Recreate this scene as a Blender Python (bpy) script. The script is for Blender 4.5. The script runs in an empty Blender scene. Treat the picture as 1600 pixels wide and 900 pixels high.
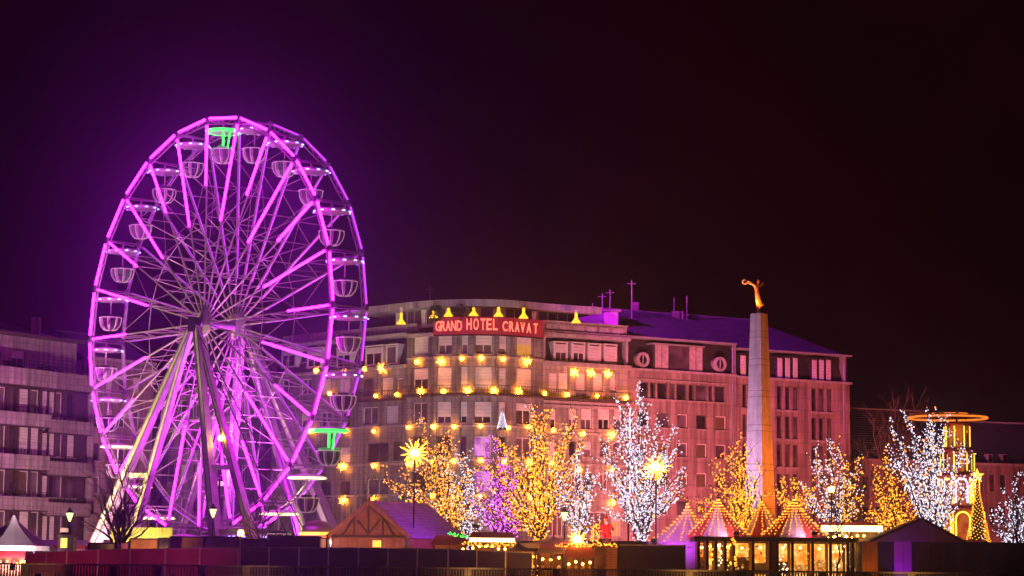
import bpy, math, random
from math import sin, cos, pi, radians, sqrt, atan2
from mathutils import Vector, Matrix
random.seed(7)

# ------------------------------------------------------------------ camera
F_PX, PITCH, ROLL = 3440.8, 0.12395, 0.010
CAMZ = 1.6
scene = bpy.context.scene
col = scene.collection
cam_d = bpy.data.cameras.new('camera')
cam = bpy.data.objects.new('camera', cam_d)
col.objects.link(cam)
cam_d.sensor_width = 36.0
cam_d.lens = 36.0 * F_PX / 1600.0
cam_d.clip_start = 0.5
cam_d.clip_end = 6000
cp, sp_ = cos(PITCH), sin(PITCH)
_f = Vector((0, cp, sp_)); _u = Vector((0, -sp_, cp)); _r = Vector((1, 0, 0))
right = _r * cos(ROLL) + _u * sin(ROLL)
up = _r * -sin(ROLL) + _u * cos(ROLL)
m = Matrix((right, up, -_f)).transposed().to_4x4()
m.translation = Vector((0, 0, CAMZ))
cam.matrix_world = m
scene.camera = cam

# ------------------------------------------------------------------ world (night sky with a faint red light-pollution floor)
w = bpy.data.worlds.new('World'); scene.world = w; w.use_nodes = True
nt = w.node_tree; nt.nodes.clear()
sky = nt.nodes.new('ShaderNodeTexSky'); sky.sky_type = 'NISHITA'; sky.sun_disc = False
sky.sun_elevation = radians(-8); sky.sun_rotation = radians(200)
b1 = nt.nodes.new('ShaderNodeBackground'); b1.inputs[1].default_value = 0.004
b2 = nt.nodes.new('ShaderNodeBackground'); b2.inputs[0].default_value = (0.0082, 0.0009, 0.0020, 1); b2.inputs[1].default_value = 1.0
ad = nt.nodes.new('ShaderNodeAddShader'); wo = nt.nodes.new('ShaderNodeOutputWorld')
tcw = nt.nodes.new('ShaderNodeTexCoord'); nzw = nt.nodes.new('ShaderNodeTexNoise'); nzw.inputs['Scale'].default_value = 9.0; nzw.inputs['Detail'].default_value = 4
rw = nt.nodes.new('ShaderNodeValToRGB'); rw.color_ramp.elements[0].position = .32; rw.color_ramp.elements[1].position = .70
rw.color_ramp.elements[0].color = (0.0045, 0.0007, 0.0010, 1); rw.color_ramp.elements[1].color = (0.0100, 0.0009, 0.0016, 1)
nt.links.new(tcw.outputs['Generated'], nzw.inputs['Vector']); nt.links.new(nzw.outputs[0], rw.inputs[0]); nt.links.new(rw.outputs[0], b2.inputs[0])
nt.links.new(sky.outputs[0], b1.inputs[0]); nt.links.new(b1.outputs[0], ad.inputs[0])
nt.links.new(b2.outputs[0], ad.inputs[1]); nt.links.new(ad.outputs[0], wo.inputs[0])

# ------------------------------------------------------------------ exposure and render settings
scene.view_settings.view_transform = 'Standard'
scene.view_settings.look = 'None'
scene.view_settings.gamma = 1.0
scene.view_settings.use_curve_mapping = False
scene.view_settings.exposure = 0.0
scene.cycles.max_bounces = 5
scene.cycles.diffuse_bounces = 2
scene.cycles.glossy_bounces = 2
scene.cycles.transmission_bounces = 3
scene.cycles.volume_bounces = 0
scene.cycles.sample_clamp_indirect = 3.0
scene.cycles.use_denoising = True

HAZE_DENSITY = 0.00085
HAZE_G = 0.93

# ------------------------------------------------------------------ helpers
def ray(px, py):
    dx, dy = px - 800.0, py - 450.0
    cr, sr = cos(ROLL), sin(ROLL)
    u = cr * dx + sr * dy; v = -sr * dx + cr * dy
    zc = -v / F_PX
    return Vector((u / F_PX, cp - zc * sp_, sp_ + zc * cp))

def at(px, py, Y):
    d = ray(px, py)
    t = Y / d.y
    return Vector((d.x * t, Y, CAMZ + d.z * t))

def ground(px, Y, z=0.0):
    p = at(px, 880, Y); return Vector((p.x, Y, z))

def tag(o, label=None, cat=None, group=None, kind=None):
    if label: o['label'] = label
    if cat: o['category'] = cat
    if group: o['group'] = group
    if kind: o['kind'] = kind
    return o

def empty(name, loc, label=None, cat=None, group=None, rz=0.0, parent=None):
    o = bpy.data.objects.new(name, None)
    o.empty_display_size = 0.5
    col.objects.link(o)
    o.location = loc; o.rotation_euler = (0, 0, rz)
    if parent: o.parent = parent
    return tag(o, label, cat, group)

def world_loc(o):
    v = Vector(o.location)
    while o.parent is not None:
        o = o.parent; v = v + Vector(o.location)
    return v

def put(name, mesh, parent=None, loc=None, rot=None):
    o = bpy.data.objects.new(name, mesh)
    col.objects.link(o)
    if parent: o.parent = parent
    if loc is not None: o.location = loc
    if rot is not None: o.rotation_euler = rot
    return o

class MB:
    """collects polygons; build() makes ONE mesh object"""
    def __init__(s): s.v = []; s.f = []; s.mi = []; s.m = 0
    def add(s, vs, fs):
        b = len(s.v); s.v += [tuple(x) for x in vs]
        s.f += [tuple(i + b for i in f) for f in fs]; s.mi += [s.m] * len(fs)
        return s
    def box(s, lo, hi):
        x0, y0, z0 = lo; x1, y1, z1 = hi
        return s.add([(x0,y0,z0),(x1,y0,z0),(x1,y1,z0),(x0,y1,z0),(x0,y0,z1),(x1,y0,z1),(x1,y1,z1),(x0,y1,z1)],
                     [(0,3,2,1),(4,5,6,7),(0,1,5,4),(1,2,6,5),(2,3,7,6),(3,0,4,7)])
    def obox(s, o, ax, ay, az):
        """oriented box: corner o and three edge vectors"""
        o, ax, ay, az = map(Vector, (o, ax, ay, az))
        vs = [o, o+ax, o+ax+ay, o+ay, o+az, o+ax+az, o+ax+ay+az, o+ay+az]
        fs = [(0,3,2,1),(4,5,6,7),(0,1,5,4),(1,2,6,5),(2,3,7,6),(3,0,4,7)]
        if ax.cross(ay).dot(az) < 0: fs = [tuple(reversed(f)) for f in fs]
        return s.add(vs, fs)
    def bar(s, p, q, w, h=None, up=(0, 0, 1), w2=None):
        p, q = Vector(p), Vector(q); d = (q - p)
        if d.length < 1e-6: return s
        d.normalize(); h = h or w; up = Vector(up)
        if abs(d.dot(up)) > 0.98: up = Vector((0, 1, 0)) if abs(d.y) < .9 else Vector((1, 0, 0))
        a = d.cross(up).normalized(); b = a.cross(d).normalized()
        r = (w2 or w) / w
        vs = []
        for P, k in ((p, 1), (q, r)):
            for sa, sb in ((-1,-1),(1,-1),(1,1),(-1,1)):
                vs.append(P + a * (sa*w*k/2) + b * (sb*h*k/2))
        return s.add(vs, [(3,2,1,0),(4,5,6,7),(0,1,5,4),(1,2,6,5),(2,3,7,6),(3,0,4,7)])
    def tube(s, pts, rs, n=6, cap=True):
        pts = [Vector(p) for p in pts]
        if not hasattr(rs, '__len__'): rs = [rs] * len(pts)
        rings = []; prev = None
        for i, p in enumerate(pts):
            d = (pts[min(i+1, len(pts)-1)] - pts[max(i-1, 0)])
            d = d.normalized() if d.length > 1e-9 else Vector((0, 0, 1))
            if prev is None:
                a = d.cross(Vector((0, 0, 1)))
                if a.length < .1: a = d.cross(Vector((0, 1, 0)))
            else: a = prev - d * prev.dot(d)
            a.normalize(); prev = a; b = d.cross(a)
            rings.append([p + a*cos(2*pi*k/n)*rs[i] + b*sin(2*pi*k/n)*rs[i] for k in range(n)])
        vs = [v for r in rings for v in r]
        fs = [(i*n+k, i*n+(k+1) % n, (i+1)*n+(k+1) % n, (i+1)*n+k) for i in range(len(pts)-1) for k in range(n)]
        if cap: fs += [tuple(reversed(range(n))), tuple((len(pts)-1)*n+k for k in range(n))]
        return s.add(vs, fs)
    def lathe(s, prof, c=(0, 0, 0), n=12, a0=0.0, a1=2*pi, caps=False):
        cx, cy, cz = c; full = abs(a1-a0-2*pi) < 1e-6; k = n if full else n+1
        vs = [(cx + r*cos(a0+(a1-a0)*j/n), cy + r*sin(a0+(a1-a0)*j/n), cz+z) for r, z in prof for j in range(k)]
        fs = []
        for i in range(len(prof)-1):
            for j in range(n):
                j2 = (j+1) % k if full else j+1
                fs.append((i*k+j, i*k+j2, (i+1)*k+j2, (i+1)*k+j))
        return s.add(vs, fs)
    def octa(s, c, r):
        x, y, z = c
        return s.add([(x+r,y,z),(x-r,y,z),(x,y+r,z),(x,y-r,z),(x,y,z+r),(x,y,z-r)],
                     [(0,2,4),(2,1,4),(1,3,4),(3,0,4),(2,0,5),(1,2,5),(3,1,5),(0,3,5)])
    def ball(s, c, r, n=10, sz=1.0):
        return s.lathe([(max(r*sin(pi*i/6), 1e-4), -r*sz*cos(pi*i/6)) for i in range(7)], c, n)
    def poly(s, pts): return s.add(pts, [tuple(range(len(pts)))])
    def prism(s, pts, vec):
        n = len(pts); vec = Vector(vec)
        vs = [Vector(p) for p in pts] + [Vector(p) + vec for p in pts]
        return s.add(vs, [tuple(reversed(range(n))), tuple(range(n, 2*n))] + [(i, (i+1) % n, n+(i+1) % n, n+i) for i in range(n)])
    def mesh(s, name, mats, off=None, smooth=False):
        me = bpy.data.meshes.new(name)
        vs = s.v
        if off is not None:
            ox, oy, oz = off; vs = [(x-ox, y-oy, z-oz) for x, y, z in vs]
        me.from_pydata(vs, [], s.f)
        if not isinstance(mats, (list, tuple)): mats = [mats]
        for mt in mats: me.materials.append(mt)
        if len(mats) > 1: me.polygons.foreach_set('material_index', s.mi)
        if smooth: me.polygons.foreach_set('use_smooth', [True]*len(me.polygons))
        me.update()
        return me
    def build(s, name, mats, parent=None, smooth=False, local=False):
        """vertices are world coordinates (parents are never rotated here) unless local=True"""
        if parent is None:
            n = len(s.v) or 1
            c = Vector((sum(v[0] for v in s.v)/n, sum(v[1] for v in s.v)/n, min(v[2] for v in s.v)))
            o = put(name, s.mesh(name, mats, c, smooth)); o.location = c; return o
        return put(name, s.mesh(name, mats, None if local else world_loc(parent), smooth), parent)

# ------------------------------------------------------------------ materials
def new_mat(name):
    mt = bpy.data.materials.new(name); mt.use_nodes = True
    return mt, mt.node_tree, mt.node_tree.nodes['Principled BSDF']

def surf(name, c, c2=None, rough=.7, metal=0.0, scale=1.0, bump=.15, streak=0.0, spec=.4, detail=6, joints=0):
    """two-tone noise surface with fine relief; streak adds downward weathering runs"""
    mt, t, p = new_mat(name)
    c2 = c2 or tuple(x*.7 for x in c)
    tc = t.nodes.new('ShaderNodeTexCoord')
    mp = t.nodes.new('ShaderNodeMapping'); t.links.new(tc.outputs['Object'], mp.inputs[0])
    n = t.nodes.new('ShaderNodeTexNoise'); n.inputs['Scale'].default_value = scale; n.inputs['Detail'].default_value = detail
    t.links.new(mp.outputs[0], n.inputs['Vector'])
    r = t.nodes.new('ShaderNodeValToRGB'); r.color_ramp.elements[0].position = .35; r.color_ramp.elements[1].position = .68
    r.color_ramp.elements[0].color = (*c2, 1); r.color_ramp.elements[1].color = (*c, 1)
    t.links.new(n.outputs[0], r.inputs[0])
    out = r.outputs[0]
    if streak:
        mp2 = t.nodes.new('ShaderNodeMapping'); mp2.inputs['Scale'].default_value = (2.2, 2.2, .12)
        t.links.new(tc.outputs['Object'], mp2.inputs[0])
        n2 = t.nodes.new('ShaderNodeTexNoise'); n2.inputs['Scale'].default_value = 1.2; n2.inputs['Detail'].default_value = 5
        t.links.new(mp2.outputs[0], n2.inputs['Vector'])
        r2 = t.nodes.new('ShaderNodeValToRGB'); r2.color_ramp.elements[0].position = .38; r2.color_ramp.elements[1].position = .62
        r2.color_ramp.elements[0].color = (1-streak, 1-streak, 1-streak, 1); r2.color_ramp.elements[1].color = (1, 1, 1, 1)
        t.links.new(n2.outputs[0], r2.inputs[0])
        mx = t.nodes.new('ShaderNodeMix'); mx.data_type = 'RGBA'; mx.blend_type = 'MULTIPLY'; mx.inputs[0].default_value = 1
        t.links.new(out, mx.inputs[6]); t.links.new(r2.outputs[0], mx.inputs[7]); out = mx.outputs[2]
    if joints:
        sx = t.nodes.new('ShaderNodeSeparateXYZ'); cx_ = t.nodes.new('ShaderNodeCombineXYZ')
        t.links.new(tc.outputs['Object'], sx.inputs[0]); t.links.new(sx.outputs[0], cx_.inputs[0]); t.links.new(sx.outputs[2], cx_.inputs[1])
        bk = t.nodes.new('ShaderNodeTexBrick'); bk.inputs['Scale'].default_value = 1.0; bk.inputs['Brick Width'].default_value = joints*2.2
        bk.inputs['Row Height'].default_value = joints; bk.inputs['Mortar Size'].default_value = .035; bk.inputs['Mortar Smooth'].default_value = .3
        bk.inputs['Color1'].default_value = (1,1,1,1); bk.inputs['Color2'].default_value = (.80,.80,.80,1); bk.inputs['Mortar'].default_value = (.5,.5,.5,1)
        t.links.new(cx_.outputs[0], bk.inputs['Vector'])
        m3 = t.nodes.new('ShaderNodeMix'); m3.data_type = 'RGBA'; m3.blend_type = 'MULTIPLY'; m3.inputs[0].default_value = 1
        t.links.new(out, m3.inputs[6]); t.links.new(bk.outputs[0], m3.inputs[7]); out = m3.outputs[2]
    t.links.new(out, p.inputs['Base Color'])
    p.inputs['Roughness'].default_value = rough; p.inputs['Metallic'].default_value = metal
    p.inputs['Specular IOR Level'].default_value = spec
    if bump:
        n3 = t.nodes.new('ShaderNodeTexNoise'); n3.inputs['Scale'].default_value = scale*9; n3.inputs['Detail'].default_value = 4
        t.links.new(mp.outputs[0], n3.inputs['Vector'])
        bp = t.nodes.new('ShaderNodeBump'); bp.inputs['Strength'].default_value = bump; bp.inputs['Distance'].default_value = .05
        t.links.new(n3.outputs[0], bp.inputs['Height']); t.links.new(bp.outputs[0], p.inputs['Normal'])
    return mt

def glow(name, c, s, sample=True, base=(.06, .06, .06)):
    mt, t, p = new_mat(name)
    p.inputs['Base Color'].default_value = (*base, 1)
    p.inputs['Emission Color'].default_value = (*c, 1); p.inputs['Emission Strength'].default_value = s
    p.inputs['Roughness'].default_value = .4
    mt.cycles.emission_sampling = 'FRONT' if sample else 'NONE'
    return mt

def glow_noise(name, c1, c2, s, scale=1.5, sample=False):
    """a lit interior or backlit sheet of uneven colour"""
    mt, t, p = new_mat(name)
    tc = t.nodes.new('ShaderNodeTexCoord'); n = t.nodes.new('ShaderNodeTexNoise'); n.inputs['Scale'].default_value = scale
    n.inputs['Detail'].default_value = 3
    t.links.new(tc.outputs['Object'], n.inputs['Vector'])
    r = t.nodes.new('ShaderNodeValToRGB'); r.color_ramp.elements[0].position = .4; r.color_ramp.elements[1].position = .6
    r.color_ramp.elements[0].color = (*c1, 1); r.color_ramp.elements[1].color = (*c2, 1)
    t.links.new(n.outputs[0], r.inputs[0]); t.links.new(r.outputs[0], p.inputs['Emission Color'])
    p.inputs['Base Color'].default_value = (.08, .06, .05, 1); p.inputs['Emission Strength'].default_value = s
    mt.cycles.emission_sampling = 'FRONT' if sample else 'NONE'
    return mt

M = {}
M['paving'] = surf('paving', (.09,.085,.08), (.05,.048,.046), .75, scale=.6)
M['stone'] = surf('pale_stone', (.40,.38,.36), (.24,.22,.21), .8, scale=.45, streak=.55, bump=.5, joints=.62)
M['render_'] = surf('pink_render', (.48,.37,.34), (.36,.27,.25), .85, scale=.3, streak=.5, joints=1.3)
M['render_l'] = surf('light_render', (.50,.46,.42), (.36,.33,.30), .85, scale=.3, streak=.5, joints=.7)
M['trim'] = surf('stone_trim', (.50,.46,.42), (.38,.35,.32), .75, scale=.8, streak=.3)
M['slate'] = surf('slate', (.055,.05,.06), (.03,.028,.034), .7, scale=1.4, bump=.5)
M['roofslate_lit'] = surf('roof_slate_violet_lit', (.24,.13,.32), (.16,.09,.23), .65, scale=.8, bump=.6)  # violet tint: purple light put into the slate's base colour
M['darkmetal'] = surf('dark_metal', (.03,.03,.033), (.02,.02,.02), .5, .6, 2)
M['zinc'] = surf('zinc', (.45,.45,.46), (.33,.33,.34), .5, .3, 1)
M['shutter'] = surf('white_shutter', (.72,.70,.68), (.60,.58,.56), .6, scale=1.2, bump=.2)
M['frame'] = surf('white_frame', (.75,.74,.72), (.62,.6,.58), .5, scale=2, bump=0)
M['bframe'] = surf('brown_frame', (.09,.06,.05), (.06,.04,.035), .6, scale=2, bump=0)
M['white_steel'] = surf('white_steel', (.78,.78,.76), (.62,.62,.60), .42, scale=.7, bump=.1, streak=.25)
M['spoke_steel'] = surf('spoke_steel', (.46,.45,.41), (.34,.34,.31), .45, .2, .8, bump=.1)
M['grey_steel'] = surf('grey_steel', (.30,.30,.31), (.2,.2,.21), .45, .3, 1)
M['curtain'] = surf('curtain', (.55,.5,.45), (.35,.3,.28), .9, scale=2)
M['bark'] = surf('bark', (.10,.075,.055), (.05,.038,.03), .95, scale=4, bump=.6)
M['wood'] = surf('brown_wood', (.30,.15,.07), (.20,.09,.04), .7, scale=2, streak=.3)
M['timber'] = surf('dark_timber', (.06,.035,.02), (.035,.02,.012), .7, scale=3)
M['fence_wine'] = surf('wine_cloth', (.30,.06,.09), (.22,.04,.06), .9, scale=.7, bump=.4)
M['fence_blue'] = surf('navy_cloth', (.030,.018,.06), (.018,.012,.035), .9, scale=.7, bump=.4)
M['container_dark'] = surf('container_dark', (.05,.022,.018), (.025,.014,.012), .6, scale=.8, streak=.3)
M['container_orange'] = surf('container_orange', (.50,.22,.08), (.40,.16,.06), .6, scale=.8, streak=.3)
M['container_cream'] = surf('container_cream', (.62,.55,.35), (.5,.44,.28), .6, scale=.8, streak=.3)
M['container_grey'] = surf('container_grey', (.22,.20,.22), (.15,.14,.15), .6, scale=.8, streak=.3)
M['container_violet'] = surf('container_violet', (.40,.10,.50), (.3,.08,.4), .6, scale=.8)
M['tent'] = surf('white_canvas', (.75,.74,.74), (.62,.61,.62), .8, scale=.5, bump=.3)
M['tent_red'] = surf('red_canvas', (.55,.07,.08), (.42,.04,.05), .8, scale=.7, bump=.3)
M['tent_lilac'] = surf('lilac_canvas', (.72,.55,.70), (.60,.44,.60), .8, scale=.7, bump=.3)
M['gold'] = surf('gilded_bronze', (.90,.50,.16), (.70,.34,.08), .4, .25, 4, bump=.2)
M['granite'] = surf('granite', (.50,.46,.44), (.38,.35,.34), .7, scale=1.6, bump=.35, streak=.3)
M['red_paint'] = surf('red_paint', (.50,.03,.02), (.38,.02,.02), .5, scale=2)
M['green_paint'] = surf('green_paint', (.05,.30,.06), (.03,.2,.04), .5, scale=2)
M['yellow_paint'] = surf('yellow_paint', (.75,.50,.08), (.6,.38,.05), .5, scale=2)
M['conifer'] = surf('conifer', (.04,.09,.035), (.02,.05,.02), .9, scale=3)
M['skin'] = surf('skin', (.55,.33,.25), (.5,.28,.2), .6, scale=4, bump=0)
M['dirt'] = surf('dark_ground', (.05,.045,.04), (.03,.028,.026), .9, scale=.05)

def glass_mat(name, tint, rough=.12):
    mt, t, p = new_mat(name)
    tc = t.nodes.new('ShaderNodeTexCoord'); n = t.nodes.new('ShaderNodeTexNoise'); n.inputs['Scale'].default_value = .5
    t.links.new(tc.outputs['Object'], n.inputs['Vector'])
    r = t.nodes.new('ShaderNodeValToRGB'); r.color_ramp.elements[0].color = (*[x*.35 for x in tint], 1); r.color_ramp.elements[1].color = (*tint, 1)
    r.color_ramp.elements[0].position = .4; r.color_ramp.elements[1].position = .62
    t.links.new(n.outputs[0], r.inputs[0]); t.links.new(r.outputs[0], p.inputs['Base Color'])
    p.inputs['Roughness'].default_value = rough; p.inputs['Specular IOR Level'].default_value = .9
    return mt
M['pane'] = glass_mat('window_pane', (.045,.035,.05))
M['pane_b'] = glass_mat('window_pane_curtained', (.16,.12,.15), .25)
M['pane_amber'] = glow_noise('lit_pane_amber', (.9,.30,.03), (1,.42,.06), .75, .8)
M['pane_pink'] = glow_noise('lit_pane_pink', (.35,.02,.45), (.95,.30,1), .9, 1.1)
M['pane_red'] = glow_noise('lit_pane_red', (.25,.03,.01), (.5,.08,.02), .35, .8)

M['lamp_in'] = glow('pendant_bulb', (1.0, .42, .05), 30.0)
# lit things
M['tube'] = glow('wheel_tube_front', (.95, .009, 1.0), 25.0)
M['tube_back'] = glow('wheel_tube_rear', (.62, .05, 1.0), 1.6)
M['lamp'] = glow('amber_bulb', (1.0, .30, .012), 60.0)
M['lamp_bright'] = glow('bright_bulb', (1.0, .40, .03), 70.0)
M['sconce'] = glow('sconce_glow', (1.0, .50, .02), 2.2)
M['led_blue'] = glow('led_blue', (.34, .28, 1.0), 7.0, False)
M['led_green'] = glow('led_green', (.015, 1.0, .06), 3.2, True)
M['green_lit'] = glow('green_lit_seats', (.01, .9, .05), .35, False)  # faint emission in place of green canopy light on the seats
M['cabin_led'] = glow('cabin_rib_leds', (1.0, .72, .55), .24, False, (.6,.6,.58))
M['led_white'] = glow('led_white', (1.0, .80, .45), 2.2, True)
M['pyr_core'] = glow_noise('pyramid_interior', (.5,.03,.0), (1,.20,.02), .6, 1.2)
M['bulb_gold'] = glow('fairy_gold', (1.0, .34, .022), 3.8, False)
M['bulb_white'] = glow('fairy_white', (.88, .78, 1.0), 2.1, False)
M['bulb_pink'] = glow('fairy_pink', (.88, .12, 1.0), 2.6, False)
M['sign_panel'] = glow('sign_panel', (.80, .0, .012), .42)
M['sign_letter'] = glow('sign_letter', (1.0, .17, .10), 2.2)
M['lantern'] = glow('lantern_glass', (.85, 1.0, .35), 3.0)
M['strip'] = glow('light_strip', (1.0, .82, .30), 4.0)
M['led_gold'] = glow('led_gold', (1.0, .58, .05), 2.6, False)
M['led_orange'] = glow('led_orange', (1.0, .20, .02), 1.5, False)
M['led_lilac'] = glow('led_lilac', (.85, .45, 1.0), 4.0, False)
M['pane_amber2'] = glow_noise('backlit_amber', (.9,.20,.01), (1,.55,.12), 1.5, 1.6)
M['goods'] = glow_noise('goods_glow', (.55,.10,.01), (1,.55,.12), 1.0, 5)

# ------------------------------------------------------------------ unseen flood lamps added to light facades, roofs and market
def flood(name, loc, target, color, watts, size=55, label='', r=.4, k=1.0):  # every fixture made here is an added light source
    loc = Vector(loc); target = Vector(target)
    root = empty(name, loc, label, 'added flood lamp')
    MB().box((loc.x-.25*k, loc.y-.2*k, loc.z-.3*k), (loc.x+.25*k, loc.y+.2*k, loc.z-.22*k)).build('base_plate', M['darkmetal'], root)
    MB().bar(loc+Vector((0,0,-.22*k)), loc+Vector((0,0,-.02*k)), .08*k).build('bracket', M['darkmetal'], root)
    d = (target-loc).normalized()
    MB().bar(loc-d*.18*k, loc+d*.06*k, .4*k, .3*k).build('housing', M['darkmetal'], root)
    ld = bpy.data.lights.new('added_spot', 'SPOT'); ld.energy = watts; ld.color = color
    ld.spot_size = radians(size); ld.spot_blend = .8; ld.shadow_soft_size = r
    lo = bpy.data.objects.new('added_spot', ld); col.objects.link(lo); lo.parent = root
    lo.location = d * (.45*k)
    lo.rotation_euler = d.to_track_quat('-Z', 'Y').to_euler()
    return root
ADDED_FLOODS = [
 # px, Y, target(px,py,Y), colour, watts, cone, label
 ('added_flood', 1120, 205, (1090, 690, 250), (1.0,.17,.22), 90000, 85, 'added red flood lamp aimed at the pink office building'),
 ('added_flood', 1290, 205, (1260, 690, 256), (1.0,.16,.21), 98000, 85, 'added red flood lamp aimed at the far end building'),
 ('added_flood', 900, 208, (905, 640, 240), (1.0,.22,.36), 8500, 85, 'added crimson flood lamp aimed at the right wing of the hotel'),
 ('added_flood', 930, 212, (945, 800, 240), (1.0,.22,.02), 9000, 80, 'added orange flood lamp aimed at the hotel ground floor'),
 ('added_flood', 700, 200, (740, 620, 235), (.62,.60,.62), 34000, 75, 'added pale flood lamp aimed at the curved hotel front'),
 ('added_flood', 520, 205, (600, 620, 240), (.58,.54,.68), 20000, 75, 'added pale flood lamp aimed at the left wing of the hotel'),
 ('added_flood', 985, 192, (1178, 640, 195), (.85,.45,.85), 42000, 60, 'added lilac flood lamp left of the obelisk'),
 ('added_flood', 1400, 193, (1190, 640, 195), (1.0,.17,.004), 38000, 60, 'added orange flood lamp right of the obelisk'),
 ('added_flood', 60, 200, (60, 680, 236), (1.0,.46,.50), 62000, 90, 'added pink flood lamp aimed at the balcony building'),
 ('added_flood', 1480, 225, (1540, 760, 262), (1.0,.10,.01), 15000, 80, 'added deep orange flood lamp near the dark slate building'),
 ('added_flood', 1370, 225, (1370, 740, 262), (1.0,.10,.02), 12000, 80, 'added deep orange flood lamp behind the fairy-lit trees'),
]
for nm, px, Y, tg, c, wt, cone, lb in ADDED_FLOODS:
    flood(nm, ground(px, Y, .5), at(*tg), c, wt, cone, lb)

# ------------------------------------------------------------------ ground, sky backdrop is the world
g = MB().poly([(-1500,-60,0),(1500,-60,0),(1500,2500,0),(-1500,2500,0)]).build('ground', M['paving']); tag(g, 'dark paved square', kind='structure')

# ------------------------------------------------------------------ ferris wheel
D0, CX, CZ, YAW, PH, WID, RAD = 210.0, -29.50, 22.46+CAMZ, 0.8197, 1.5823, 3.677, 20.0
wheel = empty('ferris_wheel', (CX, D0, 0), 'tall ferris wheel outlined in magenta light tubes left of the hotel', 'ferris wheel', rz=-YAW)
HZ = CZ
NSEG = 24
def W(name, mb, mats, parent=None, rot=None, smooth=False):
    o = put(name, mb.mesh(name, mats, None, smooth), parent or wheel)
    return o
ch = 2*RAD*sin(pi/NSEG)      # chord
ri = RAD*cos(pi/NSEG)
rim_m = {}; tube_m = {}
# meshes in hub coordinates: +z outward, front plane y=0, rear plane y=WID
half = ch/2
mb = MB()
for dz in (0, -.42): mb.bar((-half+.02, .0, ri-.14+dz), (half-.02, .0, ri-.14+dz), .11)
for i in range(5):
    x0 = -half+.3 + i*(ch-.6)/5; x1 = x0+(ch-.6)/5
    mb.bar((x0, 0, ri-.14-(.42 if i % 2 else 0)), (x1, 0, ri-.14-(0 if i % 2 else .42)), .05)
rim_mesh = mb.mesh('rim_bar', M['spoke_steel'])
tube_front = MB().tube([(-half+.42, -.12, ri), (half-.42, -.12, ri)], .112, 8).mesh('light_tube', M['tube'])
tube_rear = MB().tube([(-half+.42, .12, ri-.05), (half-.42, .12, ri-.05)], .10, 6).mesh('light_tube', M['tube_back'])
spoke_front = MB().bar((0,0,1.1), (0,0,RAD-.1), .13).mesh('spoke', M['spoke_steel'])
spoke_rear = spoke_front
st_long = MB().tube([(0,-.14,RAD*.50), (0,-.14,RAD*.965)], .112, 8).mesh('light_tube', M['tube'])
st_short = MB().tube([(0,-.14,RAD*.67), (0,-.14,RAD*.965)], .112, 8).mesh('light_tube', M['tube'])
st_rear = MB().tube([(0,.14,RAD*.24), (0,.14,RAD*.95)], .085, 6).mesh('light_tube', M['tube_back'])
node_mesh = MB().box((-.22,-.16,RAD-.30), (.22,.16,RAD+.14)).mesh('rim_node', M['grey_steel'])
strut_mesh = MB().bar((0,0,RAD-.12), (0,WID,RAD-.12), .12).mesh('rim_strut', M['spoke_steel'])
ring_mesh = {}
for nm, rr in (('a', .47),):
    L = RAD*rr*cos(pi/NSEG); hh = RAD*rr*sin(pi/NSEG)
    ring_mesh[nm] = MB().bar((-hh,0,L), (hh,0,L), .07).mesh('ring_bar', M['spoke_steel'])
rad_f = [.97, .82, .67, .52, .38, .25]
brace_meshes = []
for i, rf in enumerate(rad_f[1:]):
    brace_meshes.append(MB().bar((0,0,RAD*rf), (0,WID,RAD*rf), .075).mesh('cross_brace', M['spoke_steel']))
for i in range(5):
    a, b = (0, WID) if i % 2 else (WID, 0)
    brace_meshes.append(MB().bar((0,a,RAD*rad_f[i]), (0,b,RAD*rad_f[i+1]), .07).mesh('cross_brace', M['spoke_steel']))
# tie rods between neighbouring radial frames (light diagonals)
tie = MB().bar((0,0,RAD*.47), (RAD*.74*sin(2*pi/NSEG), 0, RAD*.74*cos(2*pi/NSEG)), .045).mesh('tie_rod', M['spoke_steel'])
tie2 = MB().bar((RAD*.47*sin(2*pi/NSEG), 0, RAD*.47*cos(2*pi/NSEG)), (0,0,RAD*.74), .045).mesh('tie_rod', M['spoke_steel'])

def rot_of(a): return (0, pi/2 - a, 0)
for k in range(NSEG):
    a = PH - k*2*pi/NSEG; am = PH - (k+.5)*2*pi/NSEG
    hub = Vector((0, 0, HZ)); rear = Vector((0, WID, HZ))
    r = put('rim_bar', rim_mesh, wheel, hub, rot_of(am))
    if k not in (11, 12): put('light_tube', tube_front, r)
    r = put('rim_bar', rim_mesh, wheel, rear, rot_of(am)); put('light_tube', tube_rear, r)
    s = put('spoke', spoke_front, wheel, hub, rot_of(a)); put('light_tube', st_long if k % 2 else st_short, s)
    s = put('spoke', spoke_rear, wheel, rear, rot_of(a)); put('light_tube', st_rear, s)
    put('rim_node', node_mesh, wheel, hub, rot_of(a)); put('rim_node', node_mesh, wheel, rear, rot_of(a))
    put('rim_strut', strut_mesh, wheel, hub, rot_of(a))
    put('ring_bar', ring_mesh['a'], wheel, hub, rot_of(am)); put('ring_bar', ring_mesh['a'], wheel, rear, rot_of(am))
    for bm in brace_meshes: put('cross_brace', bm, wheel, hub, rot_of(a))
    put('tie_rod', tie if k % 2 else tie2, wheel, hub, rot_of(a))
    put('tie_rod', tie2 if k % 2 else tie, wheel, rear, rot_of(a))
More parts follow.
